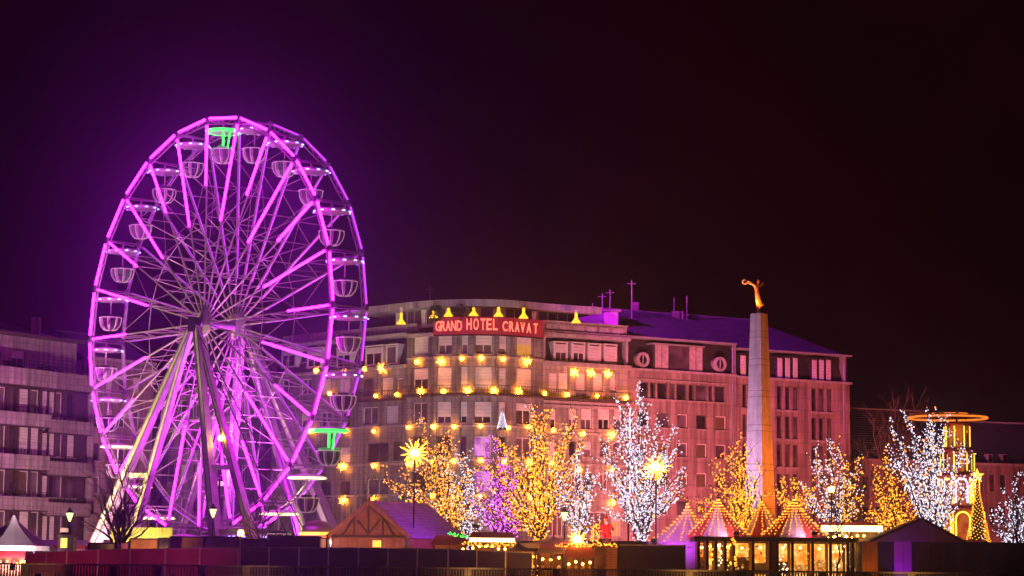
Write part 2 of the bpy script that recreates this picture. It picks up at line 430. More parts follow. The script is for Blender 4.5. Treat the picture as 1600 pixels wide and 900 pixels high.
# hub
def ylathe(prof, n=16):
    """prof = (r, y)"""
    vs = [(r*cos(2*pi*j/n), y, HZ + r*sin(2*pi*j/n)) for r, y in prof for j in range(n)]
    fs = [(i*n+j, (i+1)*n+j, (i+1)*n+(j+1) % n, i*n+(j+1) % n) for i in range(len(prof)-1) for j in range(n)]
    return MB().add(vs, fs)
W('axle', ylathe([(.01,-1.25),(.38,-1.25),(.38,WID+1.4),(.01,WID+1.4)]), M['grey_steel'])
W('hub_flange', ylathe([(.3,-.25),(1.25,-.18),(1.3,.0),(1.25,.12),(.3,.2)]), M['spoke_steel'])
W('hub_flange', ylathe([(.3,WID-.2),(1.25,WID-.12),(1.3,WID),(1.25,WID+.18),(.3,WID+.25)]), M['white_steel'])
W('bearing_block', MB().box((-.55,-1.5,HZ-.9), (.55,-.75,HZ+.45)), M['darkmetal'])
W('bearing_block', MB().box((-.55,WID+.8,HZ-.9), (.55,WID+1.5,HZ+.45)), M['grey_steel'])
# legs: find local foot positions from where they meet the deck
ex = Vector((cos(YAW), -sin(YAW), 0)); ay = Vector((sin(YAW), cos(YAW), 0)); C0 = Vector((CX, D0, 0))
def foot(px, out):
    """local x on the vertical plane y=out (wheel coords) seen at column px near the deck"""
    d = ray(px, 850); o = Vector((0, 0, CAMZ)); n = ay; t = (C0 + ay*out - o).dot(n) / d.dot(n)
    return (o + d*t - C0).dot(ex)
ZF = .9
legs = [  # foot px, outward offset, hub y, width
 (135, -5.6, -1.1, 1.0), (196, -3.6, -1.1, .8), (343, -5.6, -1.1, 1.0), (408, -3.6, -1.1, .8),
 (487, WID+3.0, WID+1.1, 1.0), (545, WID+5.0, WID+1.1, 1.15), (352, WID+5.0, WID+1.1, 1.0), (268, WID+3.0, WID+1.1, .7)]
feet = []
for fx, out, hy, wd in legs:
    lx = foot(fx, out); top = Vector(((.45 if lx > 0 else -.45), hy, HZ-.5)); bot = Vector((lx, out, ZF)); feet.append((bot, top))
    mb = MB(); mb.bar(bot, top, wd, wd*.8, up=(0,1,0), w2=wd*.62)
    leg = W('support_leg', mb, M['white_steel'])
    mb = MB()
    for s_ in (-1, 1):   # proud edge flanges
        o_ = Vector((s_*wd*.46, -.42*wd, 0)); mb.bar(bot+o_, top+o_*.62, .12, .12, up=(0,1,0))
    put('edge_flange', mb.mesh('edge_flange', M['grey_steel']), leg)
    W('foot_plate', MB().box((lx-.9, out-.9, ZF-.25), (lx+.9, out+.9, ZF)), M['grey_steel'])
def lerp(a, b, t): return a + (b-a)*t
for i, j, t in ((0,1,.38), (2,3,.40), (4,5,.42), (6,7,.36), (0,1,.12), (2,3,.14), (4,5,.12)):
    a = lerp(feet[i][0], feet[i][1], t); b = lerp(feet[j][0], feet[j][1], t)
    W('cross_beam', MB().bar(a, b, .6, .45), M['white_steel'])
# guy cables from the front bearing, boarding deck
for fx, out, in ((505, -4.0), (470, -1.0)):
    b = Vector((foot(fx, out), out, 1.2)); W('guy_cable', MB().bar((0,-1.2,HZ-.2), b, .07), M['darkmetal'])
W('deck', MB().box((-13, -7, .2), (14.5, WID+6.5, .62)), M['grey_steel'])
mb = MB()
for i in range(12): mb.bar((-12.6+i*2.4, -6.8, .62), (-12.6+i*2.4, -6.8, 1.8), .06)
for z in (1.2, 1.8): mb.bar((-12.6, -6.8, z), (13.8, -6.8, z), .06)
W('deck_railing', mb, M['white_steel'])
for i, (x, y, lb) in enumerate(((-8,-1.5,''), (1,-2.2,''), (7,-1.5,''))):
    W('deck_light', MB().tube([(x,y,1.2),(x,y,1.6)], .16, 8), M['led_white'])

# gondolas
def gondola_meshes():
    g = {}
    g['canopy'] = MB().lathe([(.02,.30),(.5,.28),(1.5,.10),(1.66,.0),(1.66,-.18),(1.4,-.22),(.02,-.18)], n=16).mesh('canopy', M['white_steel'], smooth=False)
    for c in ('led_blue', 'led_green', 'led_white'):
        mb = MB()
        n = 10 if c != 'led_white' else 20
        for i in range(n):
            a = 2*pi*i/n; mb.lathe([(.01,-.06),(.13,-.07),(.16,0),(.01,.05)], (1.66*cos(a), 1.66*sin(a), -.10), 6)
        if c == 'led_green':
            mb.tube([(0,0,-.22),(0,0,-1.9)], .11, 6); mb.lathe([(.6,-2.0),(.6,-1.95),(.1,-1.93)], (0,0,0), 10); mb.tube([(1.3,0,-.3),(.9,0,-1.8)], .09, 6)  # glowing pole and seat disc stand for green light falling on them
        if c in ('led_green', 'led_white'): mb.lathe([(1.3,-.24),(1.69,-.20),(1.69,-.02)], (0,0,0), 20)
        g[c] = mb.mesh('canopy_lights', M[c])
    g['pole'] = MB().tube([(0,0,-.2),(0,0,-2.9)], .07, 6).mesh('pole', M['white_steel'])
    g['hanger'] = MB().bar((0,-1.75,.72),(0,1.75,.72), .09).bar((0,0,.72),(0,0,.28), .16).mesh('hanger', M['white_steel'])
    for c in ('container_dark', 'green_paint', 'fence_blue', 'container_grey'):
        mb = MB(); n = 24
        prof = [(1.28,-1.98),(1.26,-2.25),(1.12,-2.75),(.75,-3.2),(.3,-3.3),(.01,-3.3)]
        for i in range(n):
            mb.m = 0 if i % 3 == 0 else 1
            a0 = 2*pi*i/n; mb.lathe(prof, (0,0,0), 1, a0, a0+2*pi/n)
        g['basket_'+c] = mb.mesh('basket', [M['spoke_steel'], M[c]])
    mb = MB()
    for i in range(8):
        a = 2*pi*i/8
        mb.tube([(r*cos(a), r*sin(a), z) for r, z in ((1.34,-1.9),(1.34,-2.3),(1.18,-2.82),(.78,-3.28),(.25,-3.38))], .045, 5)
    for r, z in ((1.36,-1.92),):
        mb.tube([(r*cos(2*pi*i/16), r*sin(2*pi*i/16), z) for i in range(17)], .055, 5)
    g['rib_cage'] = mb.mesh('rib_cage', M['cabin_led'])
    mb = MB()   # seat backs standing above the bowl rim
    for i in range(4):
        a = 2*pi*i/4+.4
        mb.lathe([(1.0,-2.2),(1.12,-1.62),(1.02,-1.6),(.9,-2.2)], (0,0,0), 3, a, a+1.0)
    mb.lathe([(.5,-2.15),(.5,-2.1),(.01,-2.08)], (0,0,0), 10)
    g['seats'] = mb.mesh('seat_ring', M['darkmetal']); g['seats_green'] = mb.mesh('seat_ring', M['green_lit'])
    for k_, me in g.items():
        if k_.startswith(('basket', 'rib', 'seats')): me.transform(Matrix.Translation((0,0,-2.0)) @ Matrix.Diagonal((.86,.86,.90,1)) @ Matrix.Translation((0,0,2.0)))
    return g
G = gondola_meshes()
basket_cols = ['container_grey','container_dark','green_paint','container_grey','container_dark','fence_blue']
for k in range(NSEG):
    a = PH - k*2*pi/NSEG
    go = bpy.data.objects.new('gondola', None); go.empty_display_size = .4; col.objects.link(go); go.parent = wheel
    go.location = (RAD*cos(a)*.992, WID/2, HZ + RAD*sin(a) - .95)
    go.rotation_euler = (0, 0, random.uniform(-.3, .3))
    light = 'led_green' if k in (0, 8) else ('led_white' if k in (9, 10, 14, 15, 16) else 'led_blue')
    if light == 'led_green': go['label'] = 'gondola with green canopy lights'
    for nm, key in (('canopy','canopy'), ('canopy_lights',light), ('pole','pole'), ('hanger','hanger'),
                    ('basket','basket_'+basket_cols[k % 6]), ('rib_cage','rib_cage'), ('seat_ring','seats')):
        put(nm, G[key] if not (nm == 'seat_ring' and light == 'led_green') else G['seats_green'], go)
# coloured floods added at the wheel foot and on its rim
def wl(x, y, z): return C0 + ex*x + ay*y + Vector((0, 0, z))
flood('added_flood', wl(7, WID+2.2, 1.2), wl(3, WID+1, 18), (.8,.03,1.0), 90000, 75, 'added magenta flood lamp at the rear feet of the wheel')
flood('added_flood', wl(-3, WID+1.8, 1.2), wl(-.5, WID+1.6, 18), (.8,.03,1.0), 90000, 70, 'added magenta flood lamp under the rear axle of the wheel')
flood('added_flood', wl(3, -6.2, 1.2), wl(1, -2.5, 16), (.85,.08,1.0), 20000, 70, 'added magenta flood lamp at the front deck rail')
flood('added_flood', wl(-10, -17.0, .8), wl(-6, -2, 14), (1.0,.72,.22), 55000, 60, 'added yellow flood lamp at the front left feet of the wheel')
flood('added_flood', wl(1.0, WID+.3, HZ+RAD+.5), at(1135, 515, 256), (.85,.02,.95), 300000, 21, 'added violet flood lamp on top of the rear wheel rim aimed at the slate roofs')
flood('added_flood', wl(10, WID+3.5, 1.2), wl(8, WID, 10), (1.0,.75,.3), 8000, 70, 'added cream flood lamp beside the last gondola')

# ------------------------------------------------------------------ facades
class Wall:
    """vertical wall through two plan points given as (px, Y); u runs left to right"""
    def __init__(s, root, a, b, mat, thick=.35):
        s.root = root; s.mat = mat; s.th = thick
        s.p = ground(*a); s.q = ground(*b)
        s.d = (s.q-s.p); s.L = s.d.length; s.d.normalize(); s.n = Vector((s.d.y, -s.d.x, 0))   # towards camera
        s.w = []; s.wins = []
    def uz(s, px, py):
        d = ray(px, py); o = Vector((0, 0, CAMZ)); t = (s.p-o).dot(s.n) / d.dot(s.n); h = o + d*t
        return (h - s.p).dot(s.d), h.z
    def pt(s, u, z, out=0.0): return s.p + s.d*u + s.n*out + Vector((0, 0, z))
    def rect(s, x0, y0, x1, y1):
        """image rectangle -> u0,z0,u1,z1 (levels taken at its middle column)"""
        xm = (x0+x1)/2; u0 = s.uz(x0, (y0+y1)/2)[0]; u1 = s.uz(x1, (y0+y1)/2)[0]
        return u0, s.uz(xm, y1)[1], u1, s.uz(xm, y0)[1]
    def win(s, x0, y0, x1, y1, kind='half', n=2, z=None):
        u0, z0, u1, z1 = s.rect(x0, y0, x1, y1)
        if z: z0, z1 = z
        s.wins.append((max(u0, .08), z0, min(u1, s.L-.08), z1, kind, n))
    def slab(s, name, u0, u1, z0, z1, out0, out1, mat, root=None):
        return MB().obox(s.pt(u0, z0, out0), s.d*(u1-u0), s.n*(out1-out0), Vector((0,0,z1-z0))).build(name, mat, root or s.root)
    def build(s, z0, z1, name='wall'):
        us = sorted({0.0, s.L} | {round(w_[0],4) for w_ in s.wins} | {round(w_[2],4) for w_ in s.wins})
        zs = sorted({z0, z1} | {round(w_[1],4) for w_ in s.wins if z0 < w_[1] < z1} | {round(w_[3],4) for w_ in s.wins if z0 < w_[3] < z1})
        mb = MB()
        for i in range(len(us)-1):
            run = None
            for j in range(len(zs)-1):
                uc, zc = (us[i]+us[i+1])/2, (zs[j]+zs[j+1])/2
                hole = any(w_[0] < uc < w_[2] and w_[1] < zc < w_[3] for w_ in s.wins)
                if not hole and run is None: run = zs[j]
                if run is not None and (hole or j == len(zs)-2):
                    top = zs[j] if hole else zs[j+1]
                    mb.poly([s.pt(us[i], run), s.pt(us[i+1], run), s.pt(us[i+1], top), s.pt(us[i], top)]); run = None
        for u0, a, u1, b, kind, n in s.wins:   # reveals
            t = -s.th
            mb.poly([s.pt(u0,a), s.pt(u0,b), s.pt(u0,b,t), s.pt(u0,a,t)]); mb.poly([s.pt(u1,b), s.pt(u1,a), s.pt(u1,a,t), s.pt(u1,b,t)])
            mb.poly([s.pt(u0,b), s.pt(u1,b), s.pt(u1,b,t), s.pt(u0,b,t)]); mb.poly([s.pt(u0,a), s.pt(u0,a,t), s.pt(u1,a,t), s.pt(u1,a)])
        mb.obox(s.pt(0, z0, -s.th-.6), s.d*s.L, s.n*.3, Vector((0,0,z1-z0)))   # room behind
        wo_ = mb.build(name, s.mat, s.root)
        for w_ in s.wins: s.make_window(*w_)
        return wo_
    def make_window(s, u0, z0, u1, z1, kind, n):
        t = -s.th + .02; fw = .09; white = kind not in ('dark', 'strip_dark')
        fr = MB(); W_, H_ = u1-u0, z1-z0
        def fb(a, c, b, d): fr.obox(s.pt(a, c, t), s.d*(b-a), s.n*.1, Vector((0,0,d-c)))
        fb(u0, z0, u0+fw, z1); fb(u1-fw, z0, u1, z1); fb(u0+fw, z0, u1-fw, z0+fw); fb(u0+fw, z1-fw, u1-fw, z1)
        for i in range(1, n):
            uu = u0 + W_*i/n; fb(uu-fw/2, z0+fw, uu+fw/2, z1-fw)
        o = fr.build('window', M['frame'] if white else M['bframe'], s.root)
        cl = {'shut': .97, 'half': .52, 'third': .35, 'low': .7, 'open': .12, 'dark': 0, 'strip_dark': 0, 'amber': .4, 'pink': 0, 'red': 0, 'curtain': 0}[kind]
        pm = {'amber': M['pane_amber'], 'pink': M['pane_pink'], 'red': M['pane_red'], 'curtain': M['pane_b']}.get(kind, M['pane'] if random.random() < .6 else M['pane_b'])
        MB().obox(s.pt(u0+fw*.6, z0+fw*.6, t+.02), s.d*(W_-fw*1.2), s.n*.03, Vector((0,0,H_-fw*1.2))).build('pane', pm, o)
        if cl:
            zb = z1 - .03 - (H_-.06)*cl; sh = MB(); k = max(3, int((z1-zb)/.32)); hs = (z1-.03-zb)/k
            for i in range(k):
                sh.obox(s.pt(u0+.04, zb+i*hs, t+.12), s.d*(W_-.08), s.n*.05, Vector((0,0,hs*.93)))
            sh.build('roller_shutter', M['shutter'], o)
        if H_ > 1.1 and kind not in ('strip_dark',):
            MB().obox(s.pt(u0-.08, z0-.12, .003), s.d*(W_+.16), s.n*.14, Vector((0,0,.11))).build('window_sill', M['trim'], o)

GLARE = {}  # spike length per lamp; lens glare is shaped as glowing cones
def glare_spikes(b, r, sp, rr, n=16):
    """slim glowing cones that give a plain bulb its lens glare"""
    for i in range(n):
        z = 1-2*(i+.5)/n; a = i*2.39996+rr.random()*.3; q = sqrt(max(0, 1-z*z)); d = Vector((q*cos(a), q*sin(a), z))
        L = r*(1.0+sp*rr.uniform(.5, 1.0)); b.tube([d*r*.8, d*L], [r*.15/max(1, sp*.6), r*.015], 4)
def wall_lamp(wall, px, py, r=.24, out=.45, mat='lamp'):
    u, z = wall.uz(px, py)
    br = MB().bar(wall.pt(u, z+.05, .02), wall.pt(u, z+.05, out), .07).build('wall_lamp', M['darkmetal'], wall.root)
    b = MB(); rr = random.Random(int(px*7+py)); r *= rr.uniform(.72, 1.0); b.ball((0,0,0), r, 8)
    c = wall.pt(u, z, out); sp = GLARE.get((px, py), .7)
    glare_spikes(b, r, sp, rr); b.v = [(x+c.x, y+c.y, zz+c.z) for x, y, zz in b.v]
    b.build('bulb', M[mat], br, smooth=True)  # bulb mesh includes the added glare spikes

# ---------------- Grand Hotel
hotel = empty('grand_hotel', ground(740, 240), 'grey stone corner hotel with curved front, rooftop sign and rows of amber lamps', 'hotel')
arc = [(632,238.0),(675,235.6),(712,234.7),(735,234.4),(772,234.5),(794,235.1),(846,237.6)]
zc = lambda y, px=740, Y=234.4: at(px, y, Y).z
ZT = zc(524)       # top of centre wall, foot of the sign
walls = []
cols_px = [(645,668),(683,705),(720,730),(741,768),(778,791),(807,831)]
seg_cols = [[0],[1],[2],[3],[4],[5]]
rows = [zc(y) for y in (553, 607, 661, 714, 768, 822)]      # sills at centre
kinds = [['shut','half','half','half','low','amber'],
         ['half','shut','shut','shut','shut','shut'],
         ['curtain','low','low','low','shut','third'],
         ['dark','dark','dark','pink','dark','curtain'],
         ['dark','curtain','dark','pink','dark','dark'],
         ['dark','dark','red','red','dark','red']]
for i in range(6):
    wl_ = Wall(hotel, arc[i], arc[i+1], M['stone']); walls.append(wl_)
    x0, x1 = cols_px[i]
    for r_, zs_ in enumerate(rows):
        hgt = (2.05, 2.35, 2.3, 2.2, 2.2, 2.2)[r_]
        wl_.win(x0, 600, x1, 620, kinds[r_][i], 1 if x1-x0 < 16 else 2, z=(zs_, zs_+hgt))
    wl_.build(0, ZT)
    for r_, zs_ in enumerate(rows):
        wl_.slab('string_course', 0, wl_.L, zs_-.42, zs_-.2, .0, .22, M['trim'])
    wl_.slab('cornice', 0, wl_.L, ZT, ZT+.35, -.3, .55, M['trim'])
    # pilaster strips at the facet joints
    wl_.slab('pilaster', 0, .28, 0, ZT-.01, .003, .12, M['stone'])
# balcony with railing across the centre
def balcony(wl_, z, u0=0, u1=None, depth=1.0, mat='red'):
    u1 = wl_.L if u1 is None else u1
    o = wl_.slab('balcony', u0, u1, z-.22, z, .01, depth, M['bframe'])
    mb = MB(); k = max(2, int((u1-u0)/.28))
    for i in range(k+1): mb.bar(wl_.pt(u0+(u1-u0)*i/k, z, depth-.08), wl_.pt(u0+(u1-u0)*i/k, z+.85, depth-.08), .045)
    mb.bar(wl_.pt(u0, z+.87, depth-.08), wl_.pt(u1, z+.87, depth-.08), .07)
    mb.build('railing', M['darkmetal'], o)
for i in range(6): balcony(walls[i], rows[1]-.55, depth=.9)
# left wing
hl1 = Wall(hotel, (560, 243.4), (632, 238.0), M['stone']); hl2 = Wall(hotel, (420, 254.0), (560, 243.4), M['stone'])
zl = [hl1.uz(600, y)[1] for y in (622, 663, 722, 770, 826)]
hl1.win(596,590,614,617,'shut',1); hl1.win(619,591,630,615,'curtain',1); hl1.win(566,592,583,620,'dark',2)
hl1.win(566,636,590,664,'pink' if 0 else 'curtain',2); hl1.win(603,634,622,663,'shut',2)
hl1.win(573,692,607,722,'dark',2); hl1.win(573,748,607,777,'curtain',2); hl1.win(612,690,629,720,'dark',1)
ZL = hl1.uz(600, 577)[1]
hl1.build(0, ZL)
for x in (440, 470, 500, 530):
    for y0_, y1_ in ((588,612),(640,664),(695,720),(748,775)):
        hl2.win(x, y0_+4, x+17, y1_+4, random.choice(['shut','dark','half','curtain']), 2)
hl2.build(0, ZL)
for wl_ in (hl1, hl2):
    for z in zl: wl_.slab('string_course', 0, wl_.L, z-.35, z-.15, 0, .2, M['trim'])
    wl_.slab('cornice', 0, wl_.L, ZL, ZL+.3, -.3, .5, M['trim'])
balcony(hl1, zl[0]-.15, depth=.9)
# left mansard with dormer windows
def mansard(root, wl_, z0, z1, lean, mat, wins, cheek='shutter', cw=.18, u0=0.0, u1=None):
    """leaning slate storey: wins = (u0,u1,za,zb,kind,n); each dormer stands upright and proud of the slope"""
    u1 = wl_.L if u1 is None else u1
    mb = MB(); n_ = int((z1-z0)/.30)
    mb.obox(wl_.pt(u0, z0, -.35), wl_.d*(u1-u0), Vector((0,0,z1-z0)) - wl_.n*lean, -wl_.n*.3)
    o = mb.build('mansard', mat, root)
    rows_ = MB()
    for i in range(n_):      # slate courses, lapped
        t0 = i/n_; hh = (z1-z0)/n_
        rows_.obox(wl_.pt(u0, z0+i*hh, -.33-lean*t0), wl_.d*(u1-u0), Vector((0,0,hh*1.05)) - wl_.n*(lean/n_+.05), -wl_.n*.03)
    rows_.build('slate_courses', mat, o)['kind'] = 'stuff'
    for a, b, za, zb, kind, n in wins:
        d = MB(); dep = .35 + lean*(zb-z0)/(z1-z0) + .25
        d.obox(wl_.pt(a-cw, za-.1, -dep), wl_.d*cw, wl_.n*(dep-.12), Vector((0,0,zb-za+.25)))
        d.obox(wl_.pt(b, za-.1, -dep), wl_.d*cw, wl_.n*(dep-.12), Vector((0,0,zb-za+.25)))
        d.obox(wl_.pt(a-cw, zb+.12, -dep), wl_.d*(b-a+2*cw), wl_.n*(dep-.04), Vector((0,0,.14)))
        d.build('dormer', M[cheek], root)
        th = wl_.th; wl_.th = .22; wl_.make_window(a, za, b, zb, kind, n); wl_.th = th
def mwin(wl_, x0, y0, x1, y1, kind, n):
    u0, z0, u1, z1 = wl_.rect(x0, y0, x1, y1); return (u0, u1, z0, z1, kind, n)
ZM = hl1.uz(600, 528)[1]
mansard(hotel, hl1, ZL+.3, ZM, 1.0, M['slate'], [mwin(hl1,571,543,595,570,'third',2), mwin(hl1,603,541,618,568,'curtain',1)])
mansard(hotel, hl2, ZL+.3, ZM, 1.0, M['slate'], [mwin(hl2,x,546,x+20,573,k_,2) for x, k_ in ((440,'third'),(480,'half'),(526,'third'))])
for wl_ in (hl1, hl2): wl_.slab('cornice', 0, wl_.L, ZM, ZM+.35, -2.0, .2, M['trim'])
zt0, zt1 = hl1.uz(600, 519)[1], hl1.uz(600, 507)[1]
for wl_ in (hl1, hl2):
    wl_.slab('terrace_parapet', 0, wl_.L, zt0, zt1, -1.6, -1.3, M['trim']); wl_.slab('terrace_wall', 0, wl_.L, ZM+.35, zt0, -2.6, -1.5, M['stone'])
# penthouse following the front, set back, with oversailing roof slab
def off(pts, d):
    out = []
    for i, p in enumerate(pts):
        a = pts[max(i-1, 0)]; b = pts[min(i+1, len(pts)-1)]; t = (b-a).normalized(); out.append(p + Vector((t.y, -t.x, 0))*d)
    return out
front = [ground(540,244.9), ground(590,241.2)] + [ground(*a) for a in arc] + [ground(900,239.7), ground(935,241.0)]
zr0, zr1 = zc(477), zc(470.5)
ph = off(front[1:-1], -2.0); sl = off(front, .3); bk = off(front, -9)
mb = MB()
for i in range(len(sl)-1):
    a, b, c, d = sl[i], sl[i+1], bk[i+1], bk[i]
    mb.prism([Vector((p.x,p.y,zr0)) for p in (a, b, c, d)], (0,0,zr1-zr0))
mb.build('roof_slab', M['trim'], hotel)
# fascia board proud of the slab edge
mb = MB()
for i in range(len(sl)-1):
    a, b = sl[i], sl[i+1]; t = (b-a).normalized(); n_ = Vector((t.y,-t.x,0))
    mb.obox(Vector((a.x,a.y,zr0-.12))+n_*.02, b-a, n_*.1, Vector((0,0,.75)))
mb.build('roof_fascia', M['trim'], hotel)
zp0 = zc(505)
for i in range(len(ph)-1):
    a, b = ph[i], ph[i+1]; t = (b-a).normalized(); n_ = Vector((t.y,-t.x,0)); L = (b-a).length
    MB().obox(Vector((a.x,a.y,zp0)), b-a, -n_*.3, Vector((0,0,.35))).build('penthouse_plinth', M['shutter'], hotel)
    MB().obox(Vector((a.x,a.y,zp0+.35)), t*.55, -n_*.3, Vector((0,0,zr0-zp0-.36))).build('penthouse_pier', M['shutter'], hotel)
    w_ = MB().obox(Vector((a.x,a.y,zp0+.35))+t*.6-n_*.15, t*(L-.65), -n_*.08, Vector((0,0,zr0-zp0-.4))).build('window', M['pane_b'], hotel)
    mb = MB(); k = max(1, int(L/1.3))
    for j in range(k+1): mb.obox(Vector((a.x,a.y,zp0+.35))+t*(.6+(L-.7)*j/k)-n_*.14, t*.08, n_*.07, Vector((0,0,zr0-zp0-.4)))
    mb.build('window_bars', M['frame'], w_)
    MB().obox(Vector((a.x,a.y,zp0+.35))-n_*.4, b-a, -n_*.2, Vector((0,0,zr0-zp0-.36))).build('inner_wall', M['curtain'], hotel)
# sconces: bell shaped lamps hung on columns below the slab
for px, top, bot in ((627,482,507),(678,478,498),(701,477,495),(740,474,494),(779,473,495),(818,474,498),(900,482,505)):
    Yb = 243 - 7*cos((px-740)/220) - 1.2
    pT, pB = at(px, top, Yb), at(px, bot, Yb)
    o = MB().bar((pB.x,pB.y,pB.z), (pT.x,pT.y,zr0-.14), .30, .30, up=(0,1,0)).build('terrace_column', M['shutter'], hotel)
    MB().lathe([(.02,.9),(.12,.85),(.2,.45),(.55,.0),(.02,.02)], (pB.x,pB.y-.45,pB.z), 10).build('lamp_shade', M['sconce'], o)
    MB().lathe([(.02,.5),(.14,.45),(.18,.2),(.1,0),(.02,0)], (pB.x,pB.y-.4,pT.z-1.0), 8).build('lamp_globe', M['sconce'], o)
# planting on the terrace
def bush(name, c, r, h, root=None, mat='conifer', n=260, label=None, cat=None):
    mb = MB(); rnd = random.Random(int(c[0]*13+c[1]))
    for i in range(n):
        a = rnd.uniform(0, 2*pi); q = rnd.random()**.5*r; z = rnd.random()*h
        x, y = c[0]+q*cos(a), c[1]+q*sin(a); s_ = rnd.uniform(.1,.22); d = Vector((rnd.uniform(-1,1), rnd.uniform(-1,1), rnd.uniform(-.3,1))).normalized()*s_
        e = d.cross(Vector((rnd.uniform(-1,1), 1, .3))).normalized()*s_*.5; p = Vector((x,y,c[2]+z))
        mb.poly([p-d, p+e, p+d, p-e])
    return mb.build(name, M[mat], root)
pt_ = at(690, 500, 234.5); bush('terrace_plant', (pt_.x-.6,pt_.y,pt_.z-.2), .7, 1.7, hotel); bush('terrace_plant', (pt_.x+2.2,pt_.y,pt_.z-.2), 1.3, 1.9, hotel)

# rooftop sign
sg0, sg1 = zc(523), zc(496)
spts = off([ground(*a) for a in [(676,235.55)] + arc[2:6] + [(840,237.3)]], .75)
sign = empty('rooftop_sign', (spts[0].x, spts[0].y, sg0), 'red neon rooftop sign reading GRAND HOTEL CRAVAT in glowing capitals', 'sign')
for i in range(len(spts)-1):
    a, b = spts[i], spts[i+1]; t = (b-a).normalized(); n_ = Vector((t.y,-t.x,0))
    MB().obox(Vector((a.x,a.y,sg0)), b-a, -n_*.25, Vector((0,0,sg1-sg0))).build('sign_panel', M['sign_panel'], sign)
    MB().obox(Vector((a.x,a.y,sg0-.14))+n_*.05, b-a, -n_*.35, Vector((0,0,.12))).build('sign_frame', M['darkmetal'], sign)
# letters along the panels
def path_point(pts, s):
    for i in range(len(pts)-1):
        L = (pts[i+1]-pts[i]).length
        if s <= L or i == len(pts)-2:
            t = (pts[i+1]-pts[i]).normalized(); return pts[i]+t*s, t
        s -= L
text_px = [('G',685),('R',692.5),('A',700.5),('N',709),('D',718),('H',733),('O',744),('T',754.5),('E',764),('L',774),('C',789),('R',799),('A',807.5),('V',816.5),('A',826),('T',836.5)]
total = sum((spts[i+1]-spts[i]).length for i in range(len(spts)-1))
for chh, px in text_px:
    # walk to the column
    best = min((abs(at(px,510,path_point(spts, total*q/400)[0].y).x - path_point(spts, total*q/400)[0].x), q) for q in range(401))[1]
    P, t = path_point(spts, total*best/400); n_ = Vector((t.y,-t.x,0))
    cu = bpy.data.curves.new('letter', 'FONT'); cu.body = chh; cu.size = 1.0; cu.extrude = .04; cu.offset = .012; cu.align_x = 'CENTER'
    tmp = bpy.data.objects.new('tmp', cu); col.objects.link(tmp)
    dg = bpy.context.evaluated_depsgraph_get(); me = bpy.data.meshes.new_from_object(tmp.evaluated_get(dg)); bpy.data.objects.remove(tmp)
    xs = [v.co.x for v in me.vertices]; ys = [v.co.y for v in me.vertices]
    hgt = (sg1-sg0)*(.66 if 733 <= px <= 775 else .58); wd = .55 if chh not in 'LT' else .52
    me.name = 'letter'; me.materials.clear(); me.materials.append(M['sign_letter'])
    o = put('letter', me, sign); sc_z = hgt/(max(ys)-min(ys)); sc_x = wd/(max(xs)-min(xs))
    mt_ = Matrix((Vector((t.x*sc_x, t.y*sc_x, 0)), Vector((0,0,sc_z)), n_)).transposed().to_4x4()
    cxm = (max(xs)+min(xs))/2
    me.transform(Matrix.Translation((-cxm, -min(ys), 0)))
    me.transform(mt_)
    o.location = P + n_*.06 + Vector((0,0,sg0+(sg1-sg0)*(.24 if 733 <= px <= 775 else .20))) - world_loc(sign)

# right wing of the hotel
hr = Wall(hotel, (846, 237.9), (980, 243.0), M['render_l'])
for (x0, x1, k_) in ((858,871,'shut'),(873,888,'shut'),(900,915,'shut'),(927,942,'shut'),(953,963,'shut')):
    hr.win(x0,583,x1,612,k_,1)
for (x0, x1, k_) in ((860,869,'half'),(889,902,'half'),(908,925,'half'),(935,953,'half'),(960,972,'half')): hr.win(x0,639,x1,671,k_,2 if x1-x0 > 12 else 1)
for (x0, x1, k_) in ((857,868,'shut'),(889,900,'dark'),(912,925,'half'),(938,950,'dark'),(960,971,'curtain')): hr.win(x0,690,x1,714,k_,1)
for (x0, x1, k_) in ((857,868,'dark'),(889,900,'red'),(912,925,'dark'),(938,950,'red'),(960,971,'red')): hr.win(x0,740,x1,766,k_,2)
for (x0, x1, k_) in ((857,880,'red'),(889,910,'amber'),(920,948,'red'),(955,971,'amber')): hr.win(x0,800,x1,838,k_,3)
ZR = hr.uz(912, 575)[1]
hr.build(0, ZR)
hr.slab('cornice', -.2, hr.L+.1, ZR, ZR+.5, -.3, .6, M['trim'])
for y in (630, 636, 678, 726, 780): z = hr.uz(912, y)[1]; hr.slab('string_course', 0, hr.L, z-.12, z+.12, 0, .25, M['trim'])
balcony(hr, hr.uz(912, 624)[1], depth=1.0)
for x in (893, 919, 946):
    u, z = hr.uz(x, 596); MB().obox(hr.pt(u-.35, z-1.6, .003), hr.d*.7, hr.n*.3, Vector((0,0,3.0))).build('pilaster', M['render_l'], hotel)
ZRM = hr.uz(912, 529)[1]
mansard(hotel, hr, ZR+.5, ZRM, 1.1, M['slate'], [mwin(hr,868,537,886,564,'half',2), mwin(hr,896,538,913,565,'half',2), mwin(hr,922,540,938,566,'shut',1), mwin(hr,947,541,963,567,'shut',1)])
hr.slab('mansard_edge', 0, .25, ZR+.5, ZRM, -.9, .05, M['trim']); hr.slab('mansard_edge', hr.L-.25, hr.L, ZR+.5, ZRM, -.9, .05, M['trim'])
hr.slab('cornice', -.1, hr.L+.2, ZRM, ZRM+.4, -1.6, .35, M['trim'])
hr.slab('cornice', -.1, hr.L+.2, ZRM+.4, ZRM+.65, -1.6, .15, M['trim'])
za = ZRM+.65; zb_ = hr.uz(912, 506)[1]
hr.slab('attic', .1, hr.L, za, zb_, -1.4, -.25, M['render_l'])
